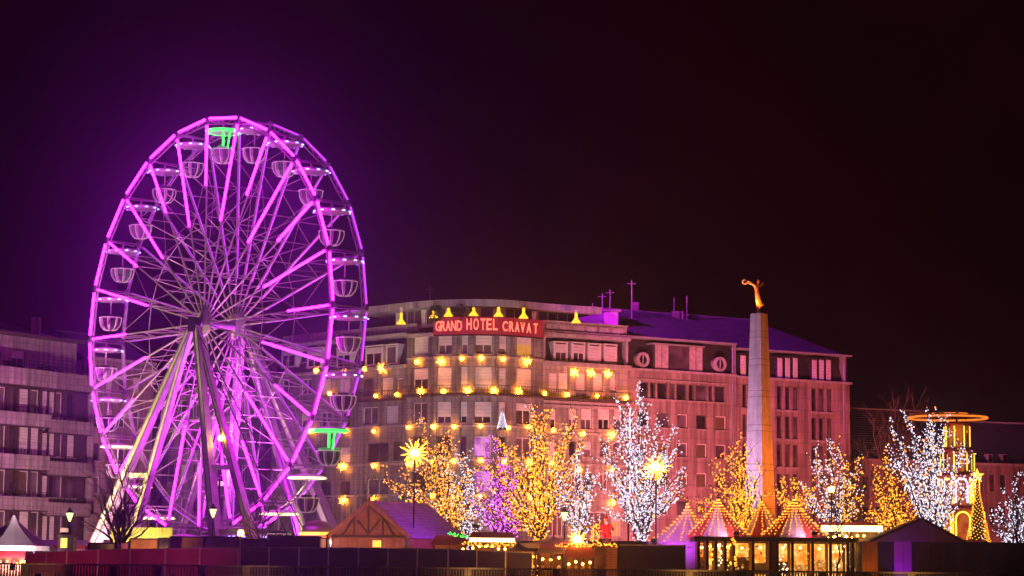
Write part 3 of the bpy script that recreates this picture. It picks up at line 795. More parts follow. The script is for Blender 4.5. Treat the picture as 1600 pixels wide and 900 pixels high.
for i in range(6):
    uu = .4 + i*(hr.L-.6)/6; hr.slab('attic_panel', uu, uu+(hr.L-.6)/6-.35, za+.18, zb_-.2, -.248, -.12, M['trim'])
hr.slab('attic_coping', 0, hr.L+.1, zb_, zb_+.14, -1.5, -.1, M['trim'])
# stair head box and roof masses behind the right wing
q0 = at(944, 505, 247); q1 = at(966, 487, 247)
MB().box((q0.x, 247, q0.z-4), (q1.x, 250, q1.z)).build('stair_head', M['shutter'], hotel)
MB().box((q0.x-.2, 246.8, q1.z), (q1.x+.3, 250.2, q1.z+.25)).build('stair_head_cap', M['trim'], hotel)
q0 = at(880, 505, 248); q1 = at(944, 481, 248); MB().box((q0.x, 248, q0.z-4), (q1.x, 256, q1.z)).build('roof_block', M['roofslate_lit'], hotel)
# body fills (so that nothing is hollow seen from the side)
def fill(root, pts, z0, z1, mat, name='core'):
    MB().prism([Vector((p.x,p.y,z0)) for p in pts], (0,0,z1-z0)).build(name, mat, root)
core = off([ground(420,254)]+front[1:-1]+[ground(980,243)], -1.9)
fill(hotel, core + [core[-1]+Vector((2,14,0)), core[0]+Vector((6,14,0))], 0, ZL, M['stone'])
fill(hotel, off([ground(560,243.4)]+front[2:-2]+[ground(980,243)], -2.6) + [ground(980,262), ground(600,262)], ZL, ZM+.3, M['slate'], 'upper_core')
# amber lamps on the hotel
for k_ in ((691,565),(820,565),(732,611),(772,611),(807,612),(894,582),(920,583),(946,585),(661,612),(953,680),(825,722)): GLARE[k_] = 1.8
GLARE[(601,576)] = 2.8; GLARE[(541,782)] = 2.0; GLARE[(540,729)] = 1.8
lamp_px_centre = [(656,566),(691,565),(723,561),(752,560),(784,562),(820,565),
                  (661,612),(695,612),(732,611),(772,611),(807,612),
                  (643,668),(680,667),(712,667),(751,666),(792,669),(823,667),
                  (643,725),(678,722),(711,721),(751,720),(786,722),(825,722),
                  (678,775),(711,776),(750,776),(826,778)]
def centre_wall(px):
    for i in range(6):
        if arc[i][0] <= px <= arc[i+1][0]: return walls[i]
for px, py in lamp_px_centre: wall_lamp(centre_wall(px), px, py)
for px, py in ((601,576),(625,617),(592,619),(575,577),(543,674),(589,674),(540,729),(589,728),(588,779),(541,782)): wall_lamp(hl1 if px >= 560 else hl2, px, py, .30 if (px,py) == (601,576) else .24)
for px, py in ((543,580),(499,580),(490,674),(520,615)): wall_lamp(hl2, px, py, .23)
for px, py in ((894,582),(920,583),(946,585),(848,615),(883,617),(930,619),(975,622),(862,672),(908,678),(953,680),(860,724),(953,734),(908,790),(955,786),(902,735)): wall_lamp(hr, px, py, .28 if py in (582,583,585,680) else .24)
# aerials on the hotel roof
for px, py, Y in ((672,447,246),(941,458,250),(953,452,250),(987,438,252),(926,474,249)):
    p = at(px, 487, Y); q = at(px, py, Y)
    a_ = MB().bar(p-Vector((0,0,1.5)), q, .12); a_.bar(q+Vector((-.5,0,-.4)), q+Vector((.5,0,-.4)), .07)
    a_.build('aerial', M['zinc'], hotel)

# white light tree standing on the hotel balcony
def cone_tree(name, apex, base_y, half_px, Y, bulb, label, n=260, star=False, wrap=False):
    top = at(apex[0], apex[1], Y); bot = at(apex[0], base_y, Y); R_ = half_px*Y/F_PX; H = top.z-bot.z
    root = empty(name, (top.x, Y, bot.z), label, 'christmas tree')
    MB().tube([(top.x,Y,bot.z),(top.x,Y,top.z-.1)], [.1,.03], 6).build('trunk', M['bark'], root)
    mb = MB(); rnd = random.Random(5)
    for i in range(int(n*1.4)):
        t = rnd.random()**.8; z = top.z - t*H; r_ = R_*t*rnd.uniform(.6,1); a = rnd.uniform(0, 2*pi)
        p = Vector((top.x+r_*.2*cos(a), Y+r_*.2*sin(a), z+.1)); q = Vector((top.x+r_*cos(a), Y+r_*sin(a), z-.15)); s_ = Vector((-sin(a),cos(a),.2))*.14
        mb.poly([p-s_*.4, q-s_, q+Vector((0,0,-.1)), q+s_, p+s_*.4])
    mb.build('foliage', M['conifer'], root)
    mb = MB()
    for i in range(n):
        t = ((i+.5)/n)**.6; z = top.z - t*H; a = i*2.399; r_ = R_*t*rnd.uniform(.88,1.02)
        mb.octa((top.x+r_*cos(a), Y+r_*sin(a), z),  .055)
    mb.build('fairy_lights', bulb, root)['kind'] = 'stuff'
    if star:
        s_ = MB(); pts = []
        for i in range(10):
            r_ = .62 if i % 2 == 0 else .26; a = pi/2+i*pi/5; pts.append((top.x+r_*cos(a), Y-.06, top.z+.45+r_*sin(a)))
        s_.prism(pts, (0,.12,0)).build('star', M['led_gold'], root)
    return root
cone_tree('christmas_tree', (785,638), 669, 8, 232.5, M['bulb_white'], 'small white-lit christmas tree on the hotel balcony', 170)

# ---------------- pink office building (with two round windows)
ob = empty('office_building', ground(1060, 246.5), 'pink rendered office block with two round roof windows beside the hotel', 'building')
w3 = Wall(ob, (980.6, 243.2), (1150, 250.7), M['render_'])
for x0, x1 in ((1000,1014),(1016,1025),(1027,1044),(1046,1055),(1057,1073),(1076,1085),(1087,1104),(1107,1114),(1117,1133)): w3.win(x0,598,x1,624,'dark',1, z=(w3.uz(1060,625)[1], w3.uz(1060,600)[1]))
for x0, x1 in ((996,1013),(1027,1045),(1058,1075),(1088,1105),(1118,1135)):
    for y0, y1 in ((647,669),(692,714),(738,760),(783,805)):
        w3.win(x0,y0,x1,y1, random.choice(['dark','dark','curtain','red']), 1, z=(w3.uz(1060,y1)[1], w3.uz(1060,y0)[1]))
Z3 = w3.uz(1060, 583)[1]; w3.build(0, Z3)
w3.slab('cornice', 0, w3.L, Z3, Z3+.25, -.3, .35, M['trim'])
w3.slab('window_band', w3.uz(997,610)[0], w3.uz(1134,610)[0], w3.uz(1060,597)[1], w3.uz(1060,595)[1], .003, .12, M['trim'])
Z3M = w3.uz(1060, 533)[1]
mansard(ob, w3, Z3+.25, Z3M, 1.0, M['slate'], [])
for cx_, cy_ in ((1004.5,562),(1125,569)):
    u, z = w3.uz(cx_, cy_); mb = MB(); n = 24
    for r0, r1, o0, o1 in ((.52,.84,-.02,.12),):
        ring = []
        for (rr, oo) in ((r0,o0),(r0,o1),(r1,o1),(r1,-1.2)): ring.append([w3.pt(u+rr*cos(2*pi*j/n), z+rr*sin(2*pi*j/n), oo) for j in range(n)])
        for i in range(3):
            for j in range(n): mb.poly([ring[i][j], ring[i][(j+1) % n], ring[i+1][(j+1) % n], ring[i+1][j]])
    o = mb.build('round_window', M['trim'], ob)
    MB().poly([w3.pt(u+.53*cos(2*pi*j/n), z+.53*sin(2*pi*j/n), .0) for j in range(n)]).build('pane', M['pane'], o)
    MB().bar(w3.pt(u, z-.5, .03), w3.pt(u, z+.5, .03), .06).build('glazing_bar', M['frame'], o)
# big glazed dormer
u0, z0, u1, z1 = w3.rect(1023, 541, 1098, 582)
MB().obox(w3.pt(u0-.25, z0-.1, -1.4), w3.d*.25, w3.n*1.35, Vector((0,0,z1-z0+.3))).build('dormer_cheek', M['slate'], ob)
MB().obox(w3.pt(u1, z0-.1, -1.4), w3.d*.25, w3.n*1.35, Vector((0,0,z1-z0+.3))).build('dormer_cheek', M['slate'], ob)
MB().obox(w3.pt(u0-.3, z1+.01, -1.4), w3.d*(u1-u0+.6), w3.n*1.42, Vector((0,0,.2))).build('dormer_roof', M['zinc'], ob)
for i in range(7):
    a = u0+(u1-u0)*i/7; b = u0+(u1-u0)*(i+1)/7
    o = MB().obox(w3.pt(a+.02, z0, -.06), w3.d*(b-a-.04), w3.n*.04, Vector((0,0,z1-z0))).build('glass_panel', M['curtain'] if i in (0,1,5,6) else M['pane_b'], ob)
    MB().obox(w3.pt(a-.02, z0, -.05), w3.d*.05, w3.n*.06, Vector((0,0,z1-z0))).build('glazing_bar', M['bframe'], o)
w3.slab('gutter', -.1, w3.L, Z3M, Z3M+.2, -1.0, .3, M['zinc'])
w3.slab('downpipe', w3.L-.55, w3.L-.4, 0, Z3M, .05, .2, M['zinc']); w3.slab('downpipe', w3.L-.25, w3.L-.1, 0, Z3M, .05, .2, M['zinc'])
# ---------------- end building with grouped windows
eb = empty('end_building', ground(1240, 255), 'long rendered end block with triple windows and hipped slate roof behind the obelisk', 'building')
w4 = Wall(eb, (1150.6, 250.9), (1330, 258.8), M['render_'])
ys = ((605,641),(651,686),(695,730),(741,776),(788,822))
for g0 in (((1214,1222),(1227,1235),(1239,1247)), ((1268,1276),(1280,1288),(1292,1300)), ((1160,1167),(1174,1181),(1187,1194))):
    for x0, x1 in g0:
        for y0, y1 in ys: w4.win(x0,y0,x1,y1,'dark',1, z=(w4.uz(1240,y1)[1], w4.uz(1240,y0)[1]))
Z4 = w4.uz(1240, 596)[1]; w4.build(0, Z4)
w4.slab('cornice', 0, w4.L+.1, Z4, Z4+.25, -.3, .4, M['trim'])
for g0 in ((1214,1247),(1268,1300)):
    a, b = w4.uz(g0[0],650)[0], w4.uz(g0[1],650)[0]
    for y0, y1 in ys:
        z = w4.uz(1240,y1)[1]; w4.slab('sill_band', a-.1, b+.1, z-.25, z-.13, .003, .12, M['trim'])
Z4M = w4.uz(1240, 552)[1]
mansard(eb, w4, Z4+.25, Z4M, 1.0, M['slate'], [mwin(w4,*q,'shut',1) for q in ((1216,559,1223,592),(1228,559,1235,592),(1240,559,1247,592),(1270,562,1277,595),(1281,562,1288,595),(1292,562,1299,595),(1158,555,1166,589))], 'slate', .05)
w4.slab('gutter', 0, w4.L+.2, Z4M, Z4M+.2, -1.0, .3, M['zinc'])
w4.slab('mansard_edge', w4.L-.8, w4.L-.6, Z4+.25, Z4M, -.9, .06, M['zinc'])
w4.slab('downpipe', w4.L-1.0, w4.L-.85, 0, Z4, .05, .2, M['zinc'])
endw = w4.n * -14
MB().obox(w4.pt(w4.L,0,-.36), -w4.d*.3, endw, Vector((0,0,Z4))).build('wall', M['render_'], eb)
MB().obox(w4.pt(w4.L+.002,Z4+.25,-.4), -w4.d*.5, endw, Vector((0,0,Z4M-Z4-.25))).build('mansard', M['slate'], eb)
# roofs (slate planes up to a ridge)
def roof(root, wl_, u0, u1, ze, ridge, run, mat, hipR=0.0, hipL=0.0):
    n_ = wl_.n
    e0, e1 = wl_.pt(u0, ze, -.9), wl_.pt(u1, ze, -.9)
    r0, r1 = wl_.pt(u0+hipL, ridge, -.9-run), wl_.pt(u1-hipR, ridge, -.9-run)
    b0, b1 = wl_.pt(u0, ze, -.9-2*run), wl_.pt(u1, ze, -.9-2*run)
    mb = MB(); mb.poly([e0,e1,r1,r0]); mb.poly([b1,b0,r0,r1]); mb.poly([e1,b1,r1]); mb.poly([b0,e0,r0]); mb.poly([e0,b0,b1,e1])
    o = mb.build('roof', mat, root)
    rows_ = MB(); k = 22; sl_ = (r0-e0); sr_ = (r1-e1)
    nrm = (e1-e0).cross(sl_).normalized()
    if nrm.z < 0: nrm = -nrm
    for i in range(k):
        a, b = e0+sl_*(i/k), e1+sr_*(i/k); c, d = e1+sr_*((i+1)/k), e0+sl_*((i+1)/k)
        rows_.poly([a+nrm*.09, b+nrm*.09, c+nrm*.02, d+nrm*.02]); rows_.poly([a, b, b+nrm*.09, a+nrm*.09])
    rows_.build('slate_courses', mat, o)['kind'] = 'stuff'
    MB().bar(r0, r1, .25).build('ridge_cap', M['zinc'], o)
    return o
z_r3 = at(1040, 489, 257).z; z_r4 = at(1180, 500, 264).z
roof(ob, w3, -.2, w3.L, Z3M+.2, z_r3, 9, M['roofslate_lit'])
roof(eb, w4, 0, w4.L+.2, Z4M+.2, z_r4, 9, M['roofslate_lit'], hipR=7.5)
for px, py0, py1, wd, Y, root in ((992,472,492,.9,256,ob),(1057,486,497,1.2,257,ob),(1065,486,497,.5,257,ob)):
    p, q = at(px, py1, Y), at(px, py0, Y); MB().box((p.x-wd/2,Y,p.z-1.5),(p.x+wd/2,Y+.8,q.z)).build('chimney', M['render_l'], root)
for px, py0, py1, Y in ((1053,465,490,257),(1073,463,490,257)):
    p, q = at(px, py1, Y), at(px, py0, Y); MB().bar(p-Vector((0,0,1)), q, .1).build('aerial', M['zinc'], ob)

# ---------------- balcony building at the left edge
lb_ = empty('balcony_building', ground(60, 238), 'banded apartment building with pale balcony fronts at the left edge', 'building')
wlb = Wall(lb_, (-60, 227.5), (127, 243), M['bframe'])
def lz(y, x=60): return wlb.uz(x, y)[1]
floors = [(610,650),(668,712),(737,776),(800,850)]
for y0, y1 in floors:
    zz = (lz(y1), lz(y0))
    xs = [(-55,-38,'shut'),(-30,-14,'curtain'),(-6,9,'curtain'),(14,26,'dark'),(30,45,'shut' if y0 != 737 else 'curtain'),(48,61,'shut' if y0 in (668,) else 'curtain'),(66,75,'shut'),(77,86,'shut' if y0 != 737 else 'dark'),(88,98,'curtain'),(105,117,'shut' if y0 == 668 else 'dark')]
    for x0, x1, k_ in xs: wlb.win(x0, y0, x1, y1, k_, 1, z=zz)
ZB = lz(606); wlb.build(0, ZB)
um = wlb.uz(64, 700)[0]
for (ya, yb) in ((580,606),(648,668),(713,735),(778,798)):
    for u0_, u1_, out in ((0, um, 1.35), (um+.05, wlb.L, 1.1)):
        dz = -.45 if u0_ > 0 and ya != 580 else 0
        n_ = max(2, int((u1_-u0_)/3.2)); stp = (u1_-u0_)/n_
        for i in range(n_): wlb.slab('spandrel_panel', u0_+i*stp+.02, u0_+(i+1)*stp-.02, lz(yb)+dz, lz(ya)+dz, out-.2, out, M['render_l'])
        wlb.slab('balcony_slab', u0_, u1_, lz(yb)+dz-.12, lz(yb)+dz-.003, .0, out-.02, M['bframe'])
        if ya != 580:
            mb = MB(); zt = lz(ya)+dz
            for i in range(int((u1_-u0_)/.5)): mb.bar(wlb.pt(u0_+.25+i*.5, zt, out-.1), wlb.pt(u0_+.25+i*.5, zt+.55, out-.1), .05)
            mb.bar(wlb.pt(u0_, zt+.57, out-.1), wlb.pt(u1_, zt+.57, out-.1), .06); mb.build('railing', M['darkmetal'], lb_)
# set-back top storey
wtop = Wall(lb_, (-60, 229.5), (108, 243.2), M['render_l'])
wtop.win(18,548,39,582,'third',2); wtop.win(-12,548,2,580,'red',1)
ztp = wtop.uz(60, 530)[1]; wtop.build(ZB, ztp)
MB().obox(wtop.pt(-.5, ztp, -8), wtop.d*(wtop.L+1.3), wtop.n*9, Vector((0,0,.35))).build('roof_slab', M['bframe'], lb_)
roof(lb_, wtop, -.5, wtop.L+.3, ztp+.35, wtop.uz(40, 498)[1], 5, M['roofslate_lit'], hipR=6)
wtop.slab('downpipe', wtop.L-.3, wtop.L-.15, ZB, ztp, .05, .18, M['zinc'])
p = at(48, 500, 238); MB().box((p.x-.4,240,p.z-3),(p.x+.5,241,at(48,492,238).z)).build('chimney', M['render_'], lb_)
mb = MB(); zrl = lz(580)
for i in range(24): mb.bar(wlb.pt(i*wlb.L/24, zrl, 1.2), wlb.pt(i*wlb.L/24, zrl+.9, 1.2), .04)
for dz in (.45, .9): mb.bar(wlb.pt(0, zrl+dz, 1.2), wlb.pt(wlb.L, zrl+dz, 1.2), .04)
mb.build('terrace_railing', M['darkmetal'], lb_)
for x in (8,25,60,75,88): p_ = wlb.pt(wlb.uz(x,590)[0], zrl, .4); bush('terrace_plant', (p_.x,p_.y,p_.z), .5, .7, lb_, n=50)
MB().obox(wlb.pt(0,0,-1.0), wlb.d*wlb.L, -wlb.n*12, Vector((0,0,ZB-.02))).build('core', M['render_l'], lb_)
# ---------------- lilac building next to it, and the low one behind the wheel
nb = empty('narrow_building', ground(150, 250), 'plain pink rendered building between the balcony building and the ferris wheel', 'building')
wn = Wall(nb, (128, 244.5), (232, 252), M['render_'])
for x in (146, 166, 186, 208):
    for y0, y1 in ((590,615),(640,668),(693,720),(745,772)): wn.win(x,y0,x+10,y1,random.choice(['shut','dark','curtain']),1)
ZN = wn.uz(150, 562)[1]; wn.build(0, ZN)
wn.slab('cornice', 0, wn.L, ZN, ZN+.3, -.3, .4, M['trim']); roof(nb, wn, 0, wn.L, ZN+.3, ZN+3.5, 5, M['roofslate_lit'])
wn.slab('corner_pier', 0, .8, 0, ZN-.01, .003, .25, M['trim'])
MB().obox(wn.pt(0,0,-1.0), wn.d*wn.L, -wn.n*9, Vector((0,0,ZN-.02))).build('core', M['render_'], nb)
mbld = empty('mansion_block', ground(330, 262), 'dark stone block with tall windows behind the ferris wheel', 'building')
wm = Wall(mbld, (232, 262), (425, 259), M['stone'])
for x in range(244, 415, 19):
    for y0, y1 in ((625,652),(675,703),(726,754),(778,806)): wm.win(x,y0,x+9,y1,random.choice(['shut','dark','dark','curtain','curtain']),2 if x % 2 else 1)
ZMm = wm.uz(330, 612)[1]; wm.build(0, ZMm); wm.slab('cornice', 0, wm.L, ZMm, ZMm+.4, -.3, .6, M['trim'])
roof(mbld, wm, 0, wm.L, ZMm+.4, ZMm+4.2, 6, M['roofslate_lit'])
MB().obox(wm.pt(0,0,-1.0), wm.d*wm.L, -wm.n*9, Vector((0,0,ZMm-.02))).build('core', M['stone'], mbld)

# ---------------- dark slate building and church mass at the right
db = empty('slate_roof_building', ground(1540, 268), 'dark house with steep slate roof and small dormers at the right edge', 'building')
wd_ = Wall(db, (1500, 264), (1680, 270), M['render_'])
for x in (1512,1528,1546,1563,1583):
    for y0, y1 in ((742,768),(792,820)): wd_.win(x,y0,x+9,y1,'dark',1)
ZD = wd_.uz(1560, 728)[1]; wd_.build(0, ZD); wd_.slab('cornice', 0, wd_.L, ZD, ZD+.3, -.3, .5, M['trim'])
roof(db, wd_, 0, wd_.L, ZD+.3, wd_.uz(1560, 655)[1], 5, M['slate'])
for x in (1528,1555,1578):
    u, z = wd_.uz(x, 722)
    o = MB().obox(wd_.pt(u-.35, z-.1, -2.6), wd_.d*.7, wd_.n*1.6, Vector((0,0,1.1))).build('dormer', M['render_l'], db)
    MB().obox(wd_.pt(u-.25, z+.1, -.99), wd_.d*.5, wd_.n*.04, Vector((0,0,.8))).build('pane', M['pane'], o)
MB().obox(wd_.pt(0,0,-1.0), wd_.d*wd_.L, -wd_.n*9, Vector((0,0,ZD-.02))).build('core', M['render_'], db)
hb = empty('gabled_house', ground(1400, 272), 'dark gabled house behind the bare trees right of the end block', 'building')
wh = Wall(hb, (1336, 268), (1500, 274), M['render_'])
for x in range(1348, 1490, 20):
    for y0, y1 in ((745,768),(792,818)): wh.win(x,y0,x+9,y1,'dark',1)
ZH = wh.uz(1400, 722)[1]; wh.build(0, ZH); wh.slab('cornice', 0, wh.L, ZH, ZH+.3, -.3, .5, M['trim'])
roof(hb, wh, 0, wh.L, ZH+.3, wh.uz(1400, 634)[1], 6, M['slate'], hipL=2.0)
MB().obox(wh.pt(0,0,-1.0), wh.d*wh.L, -wh.n*10, Vector((0,0,ZH-.02))).build('core', M['render_'], hb)

# ------------------------------------------------------------------ obelisk and statue
OY = 195.0
ob_c = at(1183.5, 700, OY); ocx = ob_c.x
mon = empty('obelisk', (ocx+.15, OY, 0), 'tall tapering granite obelisk carrying the golden statue', 'monument')
ztop_o = at(1183, 490, OY).z
def ohalf(z): # half diagonal width from image: 13.5 px at y 490, 24 px at y 780
    zt, zb2 = ztop_o, at(1186, 780, OY).z
    t = (zt-z)/(zt-zb2); return (13.6 + (23.5-13.6)*t) * OY / F_PX
def ocen(z): # small lean of the middle line in the photograph is only perspective; keep it vertical
    return Vector((ocx+.18, OY, z))
ang0 = radians(47)
def oring(z, k=1.0):
    h = ohalf(z)*k; c = ocen(z)
    return [c + Vector((h*cos(ang0+pi/2*i+pi/4-pi/4), h*sin(ang0+pi/2*i+pi/4-pi/4), 0)) for i in range(4)]
ang0 = radians(-86)
zs_j = [ztop_o - (ztop_o-2.2)*t for t in (0, .075, .10, .19, .215, .32, .345, .46, .485, .62, .645, .80, .83, 1.0)]
for i in range(len(zs_j)-1):
    a, b = zs_j[i+1]+.02, zs_j[i]-.02
    k = 1.0 if i % 2 == 0 else 1.004
    r0, r1 = oring(a, k), oring(b, k)
    mb = MB(); mb.add(r0+r1, [(3,2,1,0),(4,5,6,7)]+[(j,(j+1)%4,4+(j+1)%4,4+j) for j in range(4)]); mb.build('stone_block', M['granite'], mon)
mb = MB()
for i in range(len(zs_j)-1):
    r0, r1 = oring(zs_j[i+1]-.03, .985), oring(zs_j[i+1]+.03, .985); mb.add(r0+r1, [(j,(j+1)%4,4+(j+1)%4,4+j) for j in range(4)])
mb.build('joints', M['timber'], mon)
MB().box((ocx-3.2,OY-3,0),(ocx+3.5,OY+3,.9)).build('plinth_step', M['granite'], mon)
MB().box((ocx-2.4,OY-2.3,.9),(ocx+2.7,OY+2.3,2.2)).build('plinth', M['granite'], mon)

def skin_figure(name, mat, joints, edges, parent=None, sub=2):
    """one continuous body grown from a skeleton: joints = {name: (pos, radius)}"""
    me = bpy.data.meshes.new(name); keys = list(joints)
    me.from_pydata([joints[k][0] for k in keys], [(keys.index(a), keys.index(b)) for a, b in edges], [])
    o = bpy.data.objects.new(name, me); col.objects.link(o)
    md = o.modifiers.new('skin', 'SKIN'); md.use_smooth_shade = True
    lay = me.skin_vertices[0] if me.skin_vertices else None
    if lay is None:
        bpy.context.view_layer.objects.active = o; lay = me.skin_vertices[0]
    for i, k in enumerate(keys):
        r_ = joints[k][1]; r_ = r_ if hasattr(r_, '__len__') else (r_, r_); lay.data[i].radius = r_; lay.data[i].use_root = (i == 0)
    sb = o.modifiers.new('sub', 'SUBSURF'); sb.levels = sub; sb.render_levels = sub
    dg = bpy.context.evaluated_depsgraph_get(); m2 = bpy.data.meshes.new_from_object(o.evaluated_get(dg)); m2.name = name
    bpy.data.objects.remove(o); m2.materials.clear(); m2.materials.append(mat)
    if parent: return put(name, m2, parent)
    return put(name, m2)
# statue: woman in long gown reaching out to the left with a wreath
sb_ = Vector((ocx+.12, OY, ztop_o)); s = OY/F_PX      # metres per pixel
statue = empty('statue', sb_, 'golden statue of a woman holding out a wreath on top of the obelisk', 'statue')
J = {
 'pelvis': ((-.06, 0, 1.66), (.27,.22)), 'waist': ((-.12,0,2.0), (.19,.16)), 'chest': ((-.12,0,2.36), (.28,.20)), 'neck': ((-.06,0,2.68), .09),
 'head': ((-.02,-.02,2.93), (.16,.17)), 'crown': ((.0,0,3.12), .10),
 'thigh': ((-.04,0,1.22), (.29,.23)), 'knee': ((.0,0,.85), (.24,.20)), 'shin': ((.03,0,.45), (.20,.18)), 'foot': ((.05,0,.08), (.16,.17)),
 'shL': ((-.34,-.10,2.56), .13), 'elL': ((-.66,-.22,2.66), .10), 'wrL': ((-.96,-.12,2.76), .07), 'haL': ((-1.07,-.06,2.78), .07),
 'shR': ((-.26,.14,2.58), .13), 'elR': ((-.60,.26,2.84), .10), 'wrR': ((-.93,.16,2.94), .07), 'haR': ((-1.05,.10,2.92), .07)}
E_ = [('pelvis','waist'),('waist','chest'),('chest','neck'),('neck','head'),('head','crown'),('pelvis','thigh'),('thigh','knee'),('knee','shin'),('shin','foot'),
      ('chest','shL'),('shL','elL'),('elL','wrL'),('wrL','haL'),('chest','shR'),('shR','elR'),('elR','wrR'),('wrR','haR')]
skin_figure('body', M['gold'], J, E_, statue)
mb = MB(); n = 14
ringp = [(-1.20+.19*cos(2*pi*i/n), -.0+.06*sin(4*pi*i/n), 2.86+.19*sin(2*pi*i/n)) for i in range(n+1)]
mb.tube(ringp, [.08+.02*(i % 2) for i in range(n+1)], 6); mb.build('wreath', M['gold'], statue, local=True)
def cloth(pts, wds, name='drapery'):
    mb = MB(); rows_ = []
    for (x, y, z), w_ in zip(pts, wds): rows_.append([(x-w_, y-.05, z), (x-w_*.3, y+.05, z+.04), (x+w_*.35, y-.05, z-.03), (x+w_, y+.04, z+.06)])
    for i in range(len(rows_)-1):
        for j in range(3): mb.poly([rows_[i][j], rows_[i][j+1], rows_[i+1][j+1], rows_[i+1][j]])
    return mb.build(name, M['gold'], statue, local=True)
cloth([(.02,.12,2.5),(.18,.16,2.42),(.36,.18,2.62),(.46,.2,2.82)], [.10,.14,.12,.05])
cloth([(.0,.12,1.6),(.10,.16,1.1),(.22,.2,.7),(.38,.22,.72),(.52,.24,.95)], [.14,.18,.16,.10,.03])
MB().lathe([(.28,-.02),(.24,.12),(.02,.14)], (.1,0,-.0), 10).build('base_plate', M['gold'], statue, local=True)

# ------------------------------------------------------------------ trees
def tree(name, base_px, Y, tips, bulb, label, group=None, spread=2.2, twigs=True, dens=1.0, seed=0, second=None, base_y=None, trunk_r=.22, bulb_r=.062, bl=1.0):
    rnd = random.Random(seed*97+int(base_px))
    B = ground(base_px, Y)
    root = empty(name, B, label, 'tree', group)
    wood = MB(); lights = MB(); lights2 = MB()
    tips3 = [at(px, py, Y + rnd.uniform(-spread, spread)) for px, py in tips]
    H = max(t.z for t in tips3)
    fork = B + Vector((0, 0, max(1.6, H*.22)))
    wood.tube([B, B+Vector((0,0,fork.z*.5)), fork], [trunk_r*1.3, trunk_r*1.05, trunk_r*.95], 8)
    def bulbs(p, q, r, per_m):
        L = (q-p).length; n = L*per_m*dens; n = int(n) + (1 if rnd.random() < n-int(n) else 0)
        for _ in range(n):
            t = rnd.random(); c = p.lerp(q, t); a = Vector((rnd.gauss(0,1), rnd.gauss(0,1), rnd.gauss(0,1))).normalized()
            c = c + a*(r+rnd.uniform(.02,.30))
            tgt = lights2 if (second and rnd.random() < second[1](c, B)) else lights
            tgt.octa(c, bulb_r*rnd.choice((.6,.75,.9,1.2)))
    if bulb: bulbs(B+Vector((0,0,.3)), fork, trunk_r, 26)
    for ti, T in enumerate(tips3):
        st = B.lerp(fork, rnd.uniform(.75,1)); L = (T-st).length
        c1 = st + Vector(((T.x-st.x)*.18, (T.y-st.y)*.18, (T.z-st.z)*.45)); pts = []
        n = max(5, int(L/.8)); r0 = min(.14, trunk_r*.62)
        for i in range(n+1):
            t = i/n; p = st*(1-t)**2 + c1*2*t*(1-t) + T*t*t
            if 0 < i < n: p = p + Vector((rnd.gauss(0,.16), rnd.gauss(0,.16), rnd.gauss(0,.10)))
            pts.append(p)
        wood.tube(pts, [r0*(1-.82*i/n) for i in range(n+1)], 6)
        for i in range(n):
            if bulb: bulbs(pts[i], pts[i+1], r0*(1-.8*i/n), 10)
            if i >= n*.22:
                for _ in range(2 if rnd.random() < .75*bl else 1):
                    if rnd.random() > .92*bl: continue
                    d = (pts[i+1]-pts[i]).normalized(); side = d.cross(Vector((rnd.gauss(0,1),rnd.gauss(0,1),rnd.gauss(0,1)))).normalized()
                    dl = (d*.75+side*.8+Vector((0,0,.3))).normalized(); bl_ = rnd.uniform(.7,2.2)*(1.2-.5*i/n)
                    a = pts[i].lerp(pts[i+1], rnd.random()); mid = a+dl*bl_*.5; e = mid+(dl+Vector((0,0,.25))).normalized()*bl_*.5
                    wood.tube([a, mid, e], [.035,.025,.012], 4, False)
                    if bulb: bulbs(a, mid, .03, 6); bulbs(mid, e, .02, 5)
                    if twigs:
                        for _ in range(2 if bulb else 4):
                            q = mid.lerp(e, rnd.random()); v = (dl+Vector((rnd.gauss(0,.6),rnd.gauss(0,.6),rnd.gauss(.3,.5)))).normalized()*rnd.uniform(.5,1.1)
                            wood.tube([q, q+v*.5, q+v+Vector((0,0,.08))], [.014,.011,.006], 3, False)
    wood.build('branches', M['bark'], root)
    if bulb: lights.build('fairy_lights', bulb, root)['kind'] = 'stuff'
    if second and lights2.v: lights2.build('fairy_lights', second[0], root)['kind'] = 'stuff'
    return root
gold, white, pink = M['bulb_gold'], M['bulb_white'], M['bulb_pink']
GT = 'trees wrapped in fairy lights'
tree('fairy_light_tree', 700, 190, [(655,648),(662,690),(600,745),(610,762),(625,735),(622,752),(641,700),(690,680),(679,700),(704,682),(668,720),(690,740),(730,735),(745,770),(700,775),(655,765),(715,760),(640,775),(735,800),(720,800)], gold, 'golden fairy-lit tree rising behind the timber chalet', GT, seed=1, dens=.85, second=(white, lambda c, B: 0.07))
tree('fairy_light_tree', 727, 194, [(712,695),(690,712),(730,712),(745,762),(700,742),(736,735),(760,790),(715,770),(745,800)], white, 'small white fairy-lit tree right of the golden one over the chalet', GT, seed=2, second=(gold, lambda c, B: 0.15))
tree('fairy_light_tree', 790, 192, [(775,690),(795,705),(758,700),(806,745),(750,762),(781,720),(822,775),(765,740),(740,790),(830,800),(770,785),(760,815),(800,815)], pink, 'pink fairy-lit tree in front of the curved hotel front', GT, seed=3, second=(gold, lambda c, B: 0.1))
tree('fairy_light_tree', 843, 187, [(835,630),(853,642),(842,665),(900,655),(887,665),(910,690),(780,690),(760,725),(806,702),(770,762),(905,722),(870,702),(781,800),(800,780),(890,760),(822,662),(828,720),(850,730),(790,740),(875,770)], gold, 'largest golden fairy-lit tree, standing between the pink and white trees', GT, seed=4, dens=1.15, second=(white, lambda c, B: 0.06))
